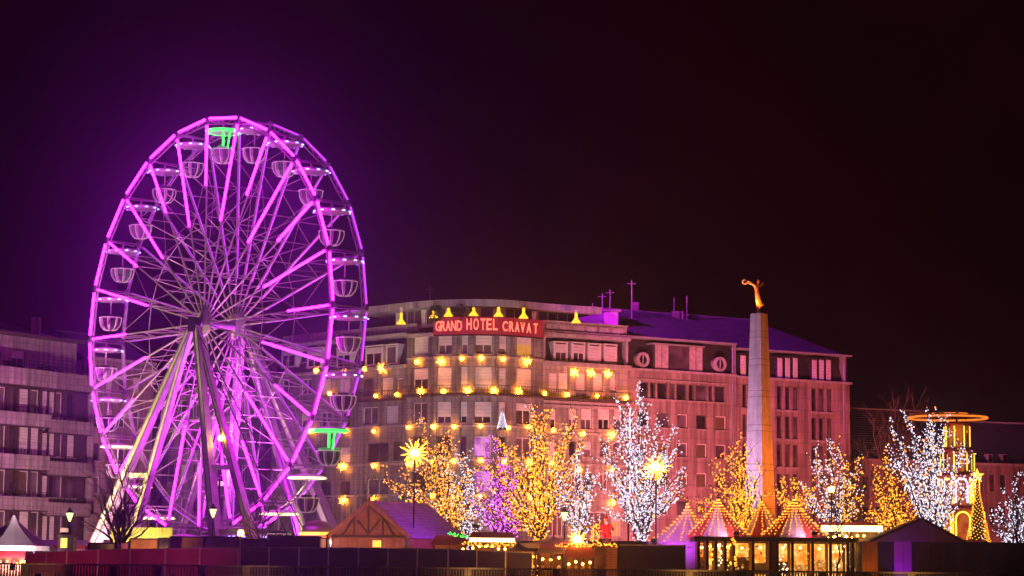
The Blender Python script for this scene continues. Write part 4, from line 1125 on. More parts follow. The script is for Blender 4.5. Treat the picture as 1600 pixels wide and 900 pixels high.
tree('fairy_light_tree', 908, 184, [(898,715),(920,732),(870,737),(886,762),(930,742),(925,772),(865,767),(905,700),(915,760),(880,800)], white, 'narrow white fairy-lit tree beside the street lamp at the red figure', GT, seed=5, second=(gold, lambda c, B: 0.15))
tree('fairy_light_tree', 1002, 188, [(1000,605),(963,622),(976,655),(945,692),(960,662),(940,716),(1055,667),(1030,662),(1065,692),(1070,730),(1066,757),(945,762),(950,792),(1045,712),(1060,772),(985,642),(955,737),(1020,700),(990,720),(1010,640),(975,770),(1035,780)], white, 'largest white fairy-lit tree in front of the pink office block', GT, seed=6, dens=1.15, second=(gold, lambda c, B: 0.1))
tree('fairy_light_tree', 1165, 186, [(1150,698),(1165,702),(1117,717),(1118,744),(1190,727),(1196,767),(1141,702),(1136,752),(1180,742),(1100,777),(1090,792),(1155,735),(1170,770),(1110,790)], gold, 'golden fairy-lit tree directly left of the obelisk foot', GT, seed=7)
tree('fairy_light_tree', 1243, 188, [(1240,742),(1223,752),(1255,757),(1218,772),(1266,767),(1231,777),(1250,775)], gold, 'small golden fairy-lit tree behind the rightmost lit tent peak', GT, seed=8, dens=1.2)
mixf = lambda c, B: .75 if (c.x-B.x) > .4 else .25
tree('fairy_light_tree', 1308, 185, [(1297,686),(1276,702),(1270,727),(1340,714),(1320,712),(1346,737),(1255,757),(1260,777),(1350,762),(1331,782),(1310,702),(1290,730),(1325,745),(1280,790)], white, 'fairy-lit tree mixing white and gold bulbs above the long bright stall sign', GT, seed=9, second=(gold, mixf), dens=.9)
tree('fairy_light_tree', 1402, 186, [(1371,735),(1386,717),(1375,767),(1360,792),(1430,762),(1415,742),(1350,802),(1441,792),(1400,760),(1385,790),(1425,800),(1395,735)], gold, 'wide golden fairy-lit tree left of the biggest white tree at the pyramid', GT, seed=10)
tree('fairy_light_tree', 1462, 183, [(1415,650),(1395,668),(1386,697),(1460,657),(1450,662),(1476,657),(1506,692),(1528,742),(1401,722),(1441,682),(1426,702),(1500,722),(1490,762),(1440,740),(1465,700),(1420,760),(1475,740),(1450,780)], white, 'big white fairy-lit tree in front of the christmas pyramid', GT, seed=11, dens=1.15, second=(gold, lambda c, B: 0.12))
tree('fairy_light_tree', 1592, 182, [(1590,745),(1570,762),(1556,792),(1552,812),(1606,752),(1562,830),(1600,790),(1578,800),(1612,770)], white, 'white fairy-lit tree cut off by the right edge', GT, seed=12, dens=.7)
gold, white = M['bulb_gold'], M['bulb_white']
BT = 'bare unlit trees'
def bare(px, Y, tips, label, seed, r=.2, bl=1.0, name='bare_tree'): return tree(name, px, Y, tips, None, label, BT, seed=seed, trunk_r=r, bl=bl)
bare(186, 181, [(140,742),(150,800),(165,730),(200,727),(235,742),(241,780),(226,802),(146,772),(185,720),(215,745),(255,810),(125,810),(170,760),(205,775)], 'dark bare tree in front of the left wheel leg', 21, .26, 1.3)
bare(403, 180, [(386,802),(426,772),(396,770),(441,792),(410,765),(450,815),(375,815)], 'dark bare tree before the bottom gondolas of the wheel', 22, .13)
bare(1337, 188, [(1330,700),(1350,690),(1320,730),(1362,740),(1340,760)], 'thin bare tree between the two-colour tree and the wide golden tree', 23, .10)
bare(1395, 236, [(1360,642),(1400,622),(1441,617),(1420,610),(1350,692),(1381,652),(1430,640),(1405,650),(1450,630),(1370,665),(1340,700),(1390,630)], 'tall bare tree against the gabled house', 24, .3, 1.5)
bare(1182, 205, [(1170,705),(1195,712),(1205,735),(1160,720),(1212,760)], 'bare tree hidden behind the obelisk shaft', 25, .14)
bare(1588, 176, [(1588,735),(1583,760),(1593,750)], 'dark bare trunk in front of the right edge tree', 26, .12, .5)
bare(1308, 177, [(1306,760),(1312,770),(1322,800)], 'dark bare trunk in front of the bright stall sign', 27, .09, .6)
bare(560, 215, [(572,760),(545,775),(590,750),(600,770),(612,700),(580,740)], 'bare tree between the wheel and the chalet roof', 28, .14)

# ------------------------------------------------------------------ street lamps
def street_lamp(px, py, Y, label, mat='lantern'):
    top = at(px, py, Y); root = empty('street_lamp', (top.x, Y, 0), label, 'street lamp', 'old style lantern street lamps')
    MB().lathe([(.14,0),(.14,.4),(.07,.6),(.06,top.z-.75),(.12,top.z-.7),(.02,top.z-.68)], (top.x,Y,0), 8).build('post', M['darkmetal'], root)
    MB().lathe([(.10,-.62),(.30,.05),(.30,.08),(.01,.08)], (top.x,Y,top.z), 6).build('lantern_glass', M[mat], root)
    MB().lathe([(.36,.09),(.16,.32),(.10,.36),(.12,.46),(.01,.55)], (top.x,Y,top.z), 6).build('cap', M['darkmetal'], root)
    mb = MB()
    for i in range(6): a = 2*pi*i/6; mb.bar((top.x+.11*cos(a),Y+.11*sin(a),top.z-.62), (top.x+.32*cos(a),Y+.32*sin(a),top.z+.08), .035)
    mb.build('lantern_frame', M['darkmetal'], root)
street_lamp(109, 803, 182, 'lantern street lamp beside the white pagoda tent')
street_lamp(333, 797, 184, 'lantern street lamp in front of the wheel legs')
street_lamp(882, 802, 182, 'lantern street lamp left of the narrow white tree')
def globe_lamp(px, py, Y, label, r=.28, mat='lamp_bright', mast=True):
    c = at(px, py, Y); root = empty('globe_lamp', (c.x, Y, 0), label, 'lamp')
    MB().tube([(c.x,Y,0),(c.x,Y,c.z-r*.8)], .07, 6).build('mast', M['darkmetal'], root)
    MB().ball((c.x,Y,c.z), r, 12).build('globe', M[mat], root, smooth=True)
    if mat == 'lamp_bright' and r > .27:
        b = MB(); glare_spikes(b, r, 3.3 if r > .33 else 2.0, random.Random(int(px)), 30); b.v = [(x+c.x, y+Y, z+c.z) for x, y, z in b.v]; b.build('glare_points', M['lamp'], root)  # lens glare shaped as spikes round the globe
    MB().lathe([(r*.5,-r*1.05),(r*.62,-r*.8),(.03,-r*.78)], (c.x,Y,c.z), 8).build('collar', M['darkmetal'], root)
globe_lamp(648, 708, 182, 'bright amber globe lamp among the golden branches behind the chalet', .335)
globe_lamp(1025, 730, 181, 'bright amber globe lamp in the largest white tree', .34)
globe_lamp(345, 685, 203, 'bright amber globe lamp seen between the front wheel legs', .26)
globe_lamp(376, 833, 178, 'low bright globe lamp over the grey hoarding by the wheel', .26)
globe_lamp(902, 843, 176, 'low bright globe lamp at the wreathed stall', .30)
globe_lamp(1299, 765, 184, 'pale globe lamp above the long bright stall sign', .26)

# ------------------------------------------------------------------ market: chalet with half-timbered gable
YC = 180.0
A = ground(512, YC); Bp = ground(637, YC+.6); ridge_v = Vector((4.0, 7.2, 0))
ze = at(574, 838, YC).z; zr = at(572, 785, YC).z
ch_ = empty('timber_chalet', (A.x, YC, 0), 'half-timbered market chalet with steep gable right of the wheel', 'chalet')
dx_ = (Bp-A)
def cp_(t, z, o=0.0, dep=0.0):
    n_ = Vector((dx_.y, -dx_.x, 0)).normalized(); q = A + dx_*t + n_*o + ridge_v*dep; return Vector((q.x, q.y, z))
in0, in1 = .03, .97
MB().prism([cp_(in0,ze), cp_(in1,ze), cp_(.5,zr-.3)], ridge_v*1.0).build('gable', M['wood'], ch_)
for k in range(14):   # gable boards
    t0 = in0+.02+(in1-in0-.04)*k/14; t1 = in0+.02+(in1-in0-.04)*(k+1)/14
    hz = lambda t: ze + (zr-.45-ze)*(1-abs(t-.5)/.48)
    mb = MB(); mb.prism([cp_(t0+.001,ze+.02,.01), cp_(t1-.001,ze+.02,.01), cp_(t1-.001,max(hz(t1),ze+.05),.01), cp_(t0+.001,max(hz(t0),ze+.05),.01)], Vector((0,-.03,0))); mb.build('board', M['wood'], ch_)
for a, b in (((.02,ze),(.98,ze)), ((.32,ze),(.32,ze+1.55)), ((.5,ze),(.5,zr-.4)), ((.68,ze),(.68,ze+1.55)), ((.18,ze+.05),(.32,ze+1.5)), ((.50,ze+.2),(.36,ze+1.3)), ((.50,ze+.2),(.64,ze+1.3)), ((.82,ze+.05),(.68,ze+1.5))):
    MB().bar(cp_(a[0],a[1],.10), cp_(b[0],b[1],.10), .16, .12, up=(0,1,0)).build('timber_beam', M['timber'], ch_)
for sgn, t0 in ((-1,-.02),(1,1.02)):    # roof planes with shingle courses
    e0, e1, r0, r1 = cp_(t0,ze-.12,.5), cp_(t0,ze-.12,0,1.1), cp_(.5,zr,.5), cp_(.5,zr,0,1.1)
    mb = MB(); v = Vector((0,0,.16)); mb.add([e0,e1,r1,r0,e0+v,e1+v,r1+v,r0+v], [(0,1,2,3),(7,6,5,4),(0,4,5,1),(1,5,6,2),(2,6,7,3),(3,7,4,0)])
    o = mb.build('roof', M['roofslate_lit'], ch_)
    rows_ = MB()
    for i in range(12):
        a, b = e0.lerp(r0,i/12), e1.lerp(r1,i/12); c, d = e1.lerp(r1,(i+1)/12), e0.lerp(r0,(i+1)/12)
        rows_.poly([a+v*1.6, b+v*1.6, c+v*1.15, d+v*1.15]); rows_.poly([a+v, b+v, b+v*1.6, a+v*1.6])
    rows_.build('shingles', M['roofslate_lit'], o)['kind'] = 'stuff'
    MB().bar(e0+Vector((0,-.06,.03)), r0+Vector((0,-.06,.03)), .10, .34, up=(0,0,1)).build('barge_board', M['wood'], ch_)
for k in range(20):
    t0 = .04+.92*k/20; MB().obox(cp_(t0,0,.0), dx_*(.92/20-.002), Vector((0,.08,0)), Vector((0,0,ze-.1))).build('board', M['wood'], ch_)
MB().obox(cp_(.98,0,0,0.02), Vector((.1,0,0)), ridge_v*.95, Vector((0,0,ze-.1))).build('side_wall', M['wood'], ch_)
lw = cp_(.56,ze-.75,.06); MB().box((lw.x,lw.y-.06,lw.z-.1),(lw.x+.65,lw.y,lw.z+.42)).build('lit_window', M['led_gold'], ch_)
for k in range(3): MB().box((lw.x+.17*k+.1,lw.y-.09,lw.z-.1),(lw.x+.17*k+.14,lw.y-.061,lw.z+.42)).build('window_bar', M['timber'], ch_)

# ------------------------------------------------------------------ tents
def pagoda(name, apex, by, hx, Y, mats, label, strings=0, n=8, cat='tent', group=None, wall_z=None, strm=gold, rot=.2, curve=.62):
    """concave pointed tent roof with n gores, one mesh per gore colour run"""
    top = at(apex[0], apex[1], Y); bz = at(apex[0], by, Y).z; R_ = hx*Y/F_PX; H = top.z-bz
    root = empty(name, (top.x, Y, 0), label, cat, group)
    prof = []
    for i in range(9):
        t = i/8; prof.append((R_*(.02 + .98*(t**(1/curve))), top.z-H*t))
    for i in range(n):
        a0 = rot+2*pi*i/n; mb = MB(); K = 3
        mb.lathe(prof, (top.x,Y,0), K, a0, a0+2*pi/n); mb.lathe([(R_,bz),(R_*1.01,bz-.38)], (top.x,Y,0), K, a0, a0+2*pi/n)
        mb.build('roof_gore', M[mats[i % len(mats)]], root)
    MB().lathe([(.02,.55),(.07,.3),(.05,-.05),(.12,-.2)], (top.x,Y,top.z), 6).build('finial', M['darkmetal'], root)
    for i in range(n):
        a = rot+2*pi*i/n; MB().bar((top.x+R_*.97*cos(a),Y+R_*.97*sin(a),0),(top.x+R_*.97*cos(a),Y+R_*.97*sin(a),bz), .1).build('pole', M['darkmetal'], root)
    if wall_z is not None:
        MB().lathe([(R_*.96,0),(R_*.96,bz)], (top.x,Y,0), n, rot, rot+2*pi).build('side_wall', M[wall_z], root)
    if strings:
        mb = MB()
        for k in range(strings):
            a = rot+2*pi*(k+.5)/strings
            for i in range(13):
                t = (i+.5)/13; r_ = R_*(.02+.98*(t**(1/curve)))*(1.03); z = top.z-H*t + .05
                mb.octa((top.x+r_*cos(a)+random.uniform(-.04,.04), Y+r_*sin(a), z+random.uniform(-.04,.04)), .06)
        mb.build('fairy_lights', strm, root)['kind'] = 'stuff'
    return root
pagoda('pagoda_tent', (22,805), 853, 62, 178, ['tent'], 'white pagoda tent with pointed roof at the left edge', n=4, rot=pi/4, curve=.72)
GL = 'striped tents hung with light strings'  # lilac and red gore colours also carry coloured light on the canvas
pagoda('striped_tent', (1122,780), 838, 50, 182, ['tent_red','tent_lilac'], 'left lit tent peak of the row on the glass pavilion', 22, n=8, group=GL, curve=.8)
pagoda('striped_tent', (1190,784), 838, 36, 186, ['tent_lilac','tent_red'], 'middle lit tent peak, set back, in front of the obelisk', 12, n=8, group=GL, curve=.85)
pagoda('striped_tent', (1241,780), 838, 52, 182, ['tent_red','tent_lilac'], 'right lit tent peak of the row on the glass pavilion', 26, n=8, group=GL, curve=.8)
pagoda('violet_tent', (1074,786), 848, 62, 184, ['tent_lilac'], 'sweeping violet tent between the white tree and the striped tents', 14, n=8, wall_z='tent_lilac', curve=.6)
pagoda('dark_marquee', (865,838), 850, 70, 179, ['container_violet','tent_lilac'], 'low dark marquee with violet roof under the golden tree', n=6, curve=.6)
flood('added_flood', at(1022, 851, 176)+Vector((0,0,.35)), at(1068, 815, 184), (.68,.08,1.0), 2200, 90, 'added violet flood lamp on the black container roof facing the violet tent')
flood('added_flood', ground(20, 172, .9), at(22, 830, 178), (1.0,.60,.70), 6500, 110, 'added pink flood lamp in front of the white pagoda tent')
flood('added_flood', at(1150, 845, 177.6)+Vector((0,0,.6)), at(1122, 812, 182), (1.0,.45,.60), 600, 110, 'added warm flood lamp on the pavilion roof before the left tent peak')
flood('added_flood', at(1272, 845, 177.6)+Vector((0,0,.6)), at(1241, 812, 182), (1.0,.45,.60), 600, 110, 'added warm flood lamp on the pavilion roof before the right tent peak')
flood('added_flood', at(742, 830, 178)+Vector((0,0,.4)), at(655, 808, 183), (.62,.05,1.0), 2600, 80, 'added violet flood lamp beside the strip stall facing the chalet roof')

# glass pavilion
YP = 177.0
pv = empty('glass_pavilion', ground(1210, YP), 'glass-fronted pavilion with amber windows under the striped tents', 'pavilion')
x0, x1 = ground(1092, YP).x, ground(1333, YP).x; zt_ = at(1200, 846, YP).z; zb2 = .35
MB().box((x0-.4,YP-.5,zt_),(x1+.4,YP+9,zt_+.34)).build('roof_edge', M['timber'], pv)
MB().box((x0,YP+3.2,0),(x1,YP+3.4,zt_-.01)).build('back_wall', M['wood'], pv)
MB().box((x0,YP+.02,0),(x1,YP+.3,zb2)).build('plinth', M['timber'], pv)
MB().box((x0,YP+.3,0),(x1,YP+3.2,.12)).build('floor', M['wood'], pv)
bays = [1092,1105.5,1119,1133.5,1147,1177,1204,1215,1238.5,1270,1298,1325,1333]
for px in bays:
    p = ground(px, YP); MB().box((p.x-.11,YP,zb2),(p.x+.11,YP+.18,zt_-.003)).build('post', M['timber'], pv)
for i in range(len(bays)-1):
    a, b = ground(bays[i], YP).x+.12, ground(bays[i+1], YP).x-.12
    if 1200 < bays[i] < 1206: 
        MB().box((a,YP+.08,zb2),(b,YP+.12,zt_)).build('door_panel', M['tent_red'], pv); continue
    # shelf of lit goods and a pendant in each bay
    mb = MB(); rnd = random.Random(i); dark_low = bays[i] < 1150
    if dark_low: MB().box((a,YP+.05,zb2),(b,YP+.1,zb2+.75)).build('kick_panel', M['timber'], pv)
    for k in range(int(10+(b-a)*14)):
        xx = rnd.uniform(a+.06,b-.06); zz = rnd.uniform(zb2+.1,zt_-.25); s_ = rnd.uniform(.05,.12)
        mb.octa((xx, YP+.5+rnd.uniform(0,.9), zz), s_)
    mb.build('hung_goods', M[rnd.choice(['goods','goods','led_gold','led_white','pane_red'])], pv)['kind'] = 'stuff'
    if rnd.random() < .9: MB().box((a+.02,YP+2.3,zb2+.3),(b-.02,YP+2.36,zt_-.15)).build('backlit_panel', M['pane_amber2'], pv)
    MB().ball(((a+b)/2, YP+1.4, zt_-.45+rnd.uniform(-.1,.1)), .11, 8).build('pendant_lamp', M['lamp_in'], pv)
    MB().box((a+.03,YP+1.9,zb2+.5),(b-.03,YP+2.1,zb2+1.5+rnd.uniform(-.3,.5))).build('shelf', M[rnd.choice(['goods','wood','curtain'])], pv)
# string of bulbs down the pavilion front
def string(name, pts, mat, label, n=30, jit=.06, r=.06, cat='string lights', group=None, parent=None):
    mb = MB(); wire = MB(); pts = [Vector(p) for p in pts]
    tot = sum((pts[i+1]-pts[i]).length for i in range(len(pts)-1))
    for k in range(n):
        P, t = path_point(pts, tot*(k+.5)/n); mb.octa(P+Vector((random.uniform(-jit,jit),random.uniform(-jit,jit),random.uniform(-jit,jit))), r)
    wire.tube(pts, .015, 4)
    root = empty(name, pts[0], label, cat, group)
    wire.build('wire', M['darkmetal'], root); mb.build('bulbs', mat, root)['kind'] = 'stuff'
string('light_string', [at(1144,840,YP-.7), at(1151,856,YP-.6), at(1149,872,YP-.6), at(1150,886,YP-.6)], gold, 'gold light string hanging down the pavilion front', 50, .09)
string('light_string', [at(722,848,176), at(760,852,176), at(805,850,176)], gold, 'gold light garland under the bright strip stall', 70, .14)
string('light_string', [at(868,852,175), at(925,852,175), at(926,824,175), at(934,820,175), at(933,850,175), at(965,852,175)], gold, 'gold light garland framing the stall of the red figure', 150, .13)
string('light_string', [at(840,858,176), at(880,860,176), at(920,862,176)], gold, 'gold light garland under the dark marquee', 50, .16)
string('light_string', [at(700,832,177), at(712,836,177), at(732,838,177)], M['led_green'], 'short green light string at the chalet eave', 22, .12)

# ------------------------------------------------------------------ stalls
def stall(px0, px1, ytop, Y, roofm, wallm, label, strip=None, goods=True, strip_h=.32, cat='market stall'):
    a, b = ground(px0, Y).x, ground(px1, Y).x; zt = at((px0+px1)/2, ytop, Y).z
    root = empty('market_stall', ((a+b)/2, Y, 0), label, cat)
    mb = MB(); v = [(a-.2,Y-.5,zt-.45),(b+.2,Y-.5,zt-.45),(b+.2,Y+2.8,zt-.2),(a-.2,Y+2.8,zt-.2),((a)+.2,Y+1.2,zt+.35),(b-.2,Y+1.2,zt+.35)]
    mb.add(v, [(0,1,5,4),(2,3,4,5),(0,4,3),(1,2,5),(0,3,2,1)]); mb.build('roof', M[roofm], root)
    MB().box((a,Y+2.4,0),(b,Y+2.5,zt-.3)).build('back_wall', M[wallm], root)
    MB().box((a,Y,0),(b,Y+.5,1.05)).build('counter', M[wallm], root)
    for x in (a+.06, (a+b)/2, b-.06): MB().box((x-.05,Y-.02,0),(x+.05,Y+.08,zt-.46)).build('post', M['timber'], root)
    if strip: MB().box((a,Y-.62,zt-.46),(b,Y-.53,zt-.46+strip_h)).build('light_strip', M[strip], root)
    if goods:
        rnd = random.Random(px0); k = max(3, int((b-a)/.5))
        for i in range(k):
            x = a+(b-a)*(i+.5)/k; MB().ball((x,Y+.6+rnd.uniform(0,1),zt-.75-rnd.uniform(0,.3)), .10, 8).build('pendant_lamp', M['lamp_in'], root)
            MB().lathe([(.12,0),(.16,.15),(.1,.34),(.02,.36)], (x,Y+.25,1.05), 8).build('jar', M[rnd.choice(['goods','red_paint','yellow_paint'])], root)
    return root
stall(733, 804, 838, 177, 'tent_red', 'wood', 'food stall with a blazing yellow-white light strip under the pink tree', 'strip')
stall(806, 838, 852, 176, 'container_dark', 'wood', 'small dim stall right of the blazing strip stall')
stall(842, 880, 856, 175.5, 'tent_lilac', 'wood', 'open stall below the dark marquee')
stall(884, 928, 862, 174, 'tent_red', 'wood', 'low stall at the foot of the narrow white tree')
stall(1282, 1378, 822, 183, 'tent_red', 'container_cream', 'long stall with a wide glowing white-yellow sign strip', 'strip', strip_h=.50)
stall(-40, 38, 862, 175, 'tent_red', 'wood', 'amber stall beneath the white pagoda tent')
stall(1508, 1548, 850, 180, 'red_paint', 'wood', 'red stall at the base of the lit cone tree')
stall(676, 728, 843, 178, 'tent_red', 'wood', 'narrow red stall beside the chalet')
# brick kiosk of the red figure
kx0, kx1 = ground(929, 176).x, ground(965, 176).x; kz = at(945, 852, 176).z
ki = empty('brick_kiosk', ((kx0+kx1)/2, 176, 0), 'small kiosk with brick corner and gold garland under the red figure', 'kiosk')
MB().box((kx0,176,0),(kx1,178.5,kz)).build('body', M['wood'], ki)
for r_ in range(int(kz/.19)):
    for c_ in range(2):
        xx = kx1-.95+c_*.47+(.12 if r_ % 2 else 0); MB().box((xx,175.93,.03+r_*.19),(min(xx+.43,kx1+.05),176.0,.18+r_*.19)).build('brick', M['container_orange'], ki)
MB().box((kx0-.15,175.8,kz),(kx1+.1,178.6,kz+.15)).build('roof', M['timber'], ki)

# stage with red figure (person in red festive costume)
sx = at(945, 852, 178); stg = empty('stage_platform', (sx.x+1.3, 178.6, 0), 'dark raised platform carrying the red figure', 'platform')
a, b = ground(920,178.2).x, ground(1012,178.2).x; zst = at(960, 845, 178.2).z
MB().box((a,178.2,zst-.35),(b,181.5,zst)).build('deck', M['timber'], stg)
for x in (a+.1, (a+b)/2, b-.1):
    for y in (178.3, 181.3): MB().box((x-.08,y-.08,0),(x+.08,y+.08,zst-.352)).build('post', M['timber'], stg)
P0 = at(947, 845, 179.2); P0.z = zst
per = empty('person', P0, 'figure in a red festive costume sitting on the dark platform', 'person')
JP = {'pelvis': ((0,0,.45), (.32,.28)), 'belly': ((0,-.02,.75), (.36,.32)), 'chest': ((0,0,1.12), (.30,.24)), 'neck': ((0,0,1.38), .13),
 'shL': ((-.32,0,1.22), .15), 'elL': ((-.55,-.12,.92), .12), 'wrL': ((-.42,-.38,.78), .09), 'shR': ((.32,0,1.22), .15), 'elR': ((.56,-.12,.94), .12), 'wrR': ((.44,-.38,.80), .09),
 'thL': ((-.22,-.30,.42), .18), 'knL': ((-.26,-.62,.42), .15), 'anL': ((-.27,-.66,.12), .11), 'thR': ((.22,-.30,.42), .18), 'knR': ((.26,-.62,.42), .15), 'anR': ((.27,-.66,.12), .11)}
EP = [('pelvis','belly'),('belly','chest'),('chest','neck'),('chest','shL'),('shL','elL'),('elL','wrL'),('chest','shR'),('shR','elR'),('elR','wrR'),
      ('pelvis','thL'),('thL','knL'),('knL','anL'),('pelvis','thR'),('thR','knR'),('knR','anR')]
skin_figure('body', M['red_paint'], JP, EP, per)
def hd(mb): mb.ball((0,-.02,1.58), .16, 12, 1.15); mb.ball((0,-.18,1.56), .035, 6); mb.ball((-.16,0,1.58), .04, 6); mb.ball((.16,0,1.58), .04, 6); return mb
hd(MB()).build('head', M['skin'], per, smooth=True, local=True)
MB().lathe([(.19,.0),(.20,.06),(.17,.1)], (0,0,1.66), 12).build('hat_brim', M['tent'], per, local=True)
MB().lathe([(.17,.1),(.12,.28),(.03,.42),(.01,.43)], (0,0,1.66), 12).build('hat', M['red_paint'], per, local=True)
MB().lathe([(.03,-.30),(.15,-.1),(.15,.06),(.05,.08)], (0,-.10,1.52), 10).build('beard', M['tent'], per, local=True)
for sx_ in (-1, 1):
    hn = MB(); c = Vector((sx_*.42,-.44,.79)); hn.ball(c, .07, 8)
    for q in range(4): hn.tube([c+Vector((-.05+.033*q,-.04,0)), c+Vector((-.05+.033*q,-.12-.01*(q % 2),-.02)), c+Vector((-.05+.033*q,-.14,-.07))], [.017,.015,.012], 5)
    hn.tube([c+Vector((-sx_*.06,0,0)), c+Vector((-sx_*.10,-.07,.0))], [.018,.014], 5); hn.build('hand', M['tent'], per, local=True)
    MB().ball((sx_*.27,-.78,.08), .13, 8, .7).build('boot', M['darkmetal'], per, local=True)
MB().box((P0.x-.4, P0.y-.25, P0.z), (P0.x+.4, P0.y+.4, P0.z+.22)).build('seat_block', M['timber'], stg)
flood('added_flood', (P0.x-.6, 176.6, kz+.4), (P0.x, P0.y, P0.z+1), (1.0,.20,.24), 900, 80, 'added small red-tinted flood lamp before the seated red figure')

for (xa, ya), (xb, yb), lb in (((648,716),(843,748),'thin cable with small bulbs from the left globe lamp to the golden tree'), ((1025,738),(1122,782),'thin cable with small bulbs from the right globe lamp to the left tent peak')):
    p0, p1 = at(xa, ya, 182), at(xb, yb, 183); sag = [p0.lerp(p1, q/10)-Vector((0,0,1.1*4*(q/10)*(1-q/10))) for q in range(11)]
    string('light_string', sag, gold, lb, 24, .02, .05)
# ------------------------------------------------------------------ containers and huts along the fence
def container(name, px0, px1, ytop, Y, mat, label, deep=2.4, corr=True, cat='container', ztop=None, roofm=None):
    a, b = ground(px0, Y).x, ground(px1, Y).x; zt = at((px0+px1)/2, ytop, Y).z
    root = empty(name, ((a+b)/2, Y, 0), label, cat)
    MB().box((a,Y+.03,.12),(b,Y+deep,zt-.1)).build('body', M[mat], root)
    for x in (a, b): MB().box((x-.07,Y-.02,0),(x+.07,Y+.12,zt)).build('corner_post', M['darkmetal'], root)
    MB().box((a-.05,Y-.01,zt-.1),(b+.05,Y+deep,zt)).build('roof', M[roofm or 'darkmetal'], root)
    if corr:
        mb = MB(); k = max(3, int((b-a)/.35))
        for i in range(k): x = a+.1+(b-a-.2)*(i+.5)/k; mb.box((x-.08,Y-.015,.14),(x+.08,Y+.031,zt-.103))
        mb.build('corrugation', M[mat], root)
    return root
container('cabin_container', 137, 181, 848, 176, 'container_cream', 'yellow-lit cream container at the front left wheel foot', corr=False)
container('ticket_booth', 187, 201, 847, 175.5, 'container_violet', 'narrow violet booth behind the dark tree trunk', corr=False, cat='booth', deep=1)
container('cabin_container', 202, 246, 841, 176, 'container_orange', 'orange wood-clad container in front of the wheel')
container('cooling_unit', 247, 263, 840, 175, 'container_grey', 'grey cooling unit with round fan between two orange containers', corr=False, cat='cooling unit', deep=1)
p = at(255, 848, 174.95)
MB().lathe([(.30,0),(.30,.0)], (0,0,0), 3)
fan = bpy.data.objects
o_ = [o for o in bpy.data.objects if o.get('category') == 'cooling unit'][0]
mb = MB(); n = 14
for i in range(n):
    a0, a1 = 2*pi*i/n, 2*pi*(i+1)/n
    for r0, r1 in ((.30,.36),(.14,.17)): mb.poly([(p.x+r0*cos(a0),174.93,p.z+r0*sin(a0)),(p.x+r1*cos(a0),174.93,p.z+r1*sin(a0)),(p.x+r1*cos(a1),174.93,p.z+r1*sin(a1)),(p.x+r0*cos(a1),174.93,p.z+r0*sin(a1))])
for i in range(5): a0 = 2*pi*i/5; mb.bar((p.x,174.94,p.z),(p.x+.28*cos(a0),174.94,p.z+.28*sin(a0)), .10, .02)
mb.build('fan', M['darkmetal'], o_)
container('cabin_container', 265, 318, 838, 176, 'container_orange', 'larger orange container with dark roof edge near the wheel centre')
container('cabin_container', 319, 371, 838, 176, 'container_grey', 'grey container catching violet light beside the low globe lamp')
container('cabin_container', 377, 416, 842, 176.5, 'container_grey', 'small grey container right of the low globe lamp')
container('cabin_container', 419, 497, 837, 176, 'container_dark', 'dark ribbed container below the bottom gondolas')
container('cabin_container', 499, 510, 840, 177, 'container_cream', 'pale narrow container beside the chalet', corr=False)
container('cabin_container', 966, 1070, 851, 175, 'container_dark', 'black container left of the violet tent', corr=False, roofm='container_cream')
container('cabin_container', 1426, 1606, 847, 175, 'container_dark', 'long dark brown container at the right edge')
# hut; a dark sheet in front stands in for its shaded opening
hut = empty('market_hut', ground(1385, 175), 'dark pitched-roof hut with orange and violet front panels and a dark sheet for its opening', 'hut')
a, b = ground(1347,175).x, ground(1425,175).x; zt = at(1385,846,175).z; zr2 = at(1430,813,178).z
for px0, px1, mt in ((1347,1372,'container_orange'),(1372,1397,'fence_blue'),(1397,1411,'container_violet'),(1411,1426,'container_violet')):
    c, d = ground(px0,175).x, ground(px1,175).x; MB().box((c+.02,175,.0),(d-.02,175.15,zt)).build('front_panel', M[mt], hut)
e0, e1 = ground(1360,174.6).x, ground(1508,174.6).x; rx = ground(1432,177).x
mb = MB(); mb.prism([(e0,174.5,zt-.02),(e1,174.5,zt-.02),(rx,174.5,zr2)], (0,5.5,0)); mb.build('roof', M['roofslate_lit'], hut)
for sg, xx in ((0,e0),(1,e1)): MB().bar((xx,174.44,zt),(rx,174.44,zr2+.05), .1, .22, up=(0,0,1)).build('barge_board', M['timber'], hut)
MB().box((a,175.16,0),(b,178,zt-.03)).build('body', M['container_dark'], hut)
MB().box((ground(1372,175).x,174.7,.62),(ground(1397,175).x,175.0,.68)).build('counter', M['shutter'], hut)
# carousel ride top (pink dome over yellow-red rim)
c = at(495, 830, 192); rd = empty('small_carousel', (c.x, 192, 0), 'small ride with pink dome and yellow-red rim beside the chalet', 'carousel')
zc0 = at(495, 836, 192).z
MB().lathe([(1.5,-.4),(1.55,0)], (c.x,192,zc0), 20).build('rim', M['led_orange'], rd)
MB().lathe([(1.56,.0),(1.50,.22)], (c.x,192,zc0), 20).build('light_ring', M['led_gold'], rd)
MB().lathe([(1.35,.23),(1.25,.75),(.8,1.15),(.02,1.3)], (c.x,192,zc0), 20).build('dome', M['tent_lilac'], rd, smooth=True)
MB().lathe([(.35,0),(.35,zc0-.4)], (c.x,192,0), 10).build('core', M['red_paint'], rd)
for i in range(8): a0 = 2*pi*i/8; MB().bar((c.x+1.4*cos(a0),192+1.4*sin(a0),0),(c.x+1.4*cos(a0),192+1.4*sin(a0),zc0-.4), .08).build('pole', M['gold'], rd)
flood('added_flood', (c.x-1.0, 188.5, 1.2), (c.x, 192, zc0+.6), (.9,.06,1.0), 2500, 70, 'added pink flood lamp before the small carousel')
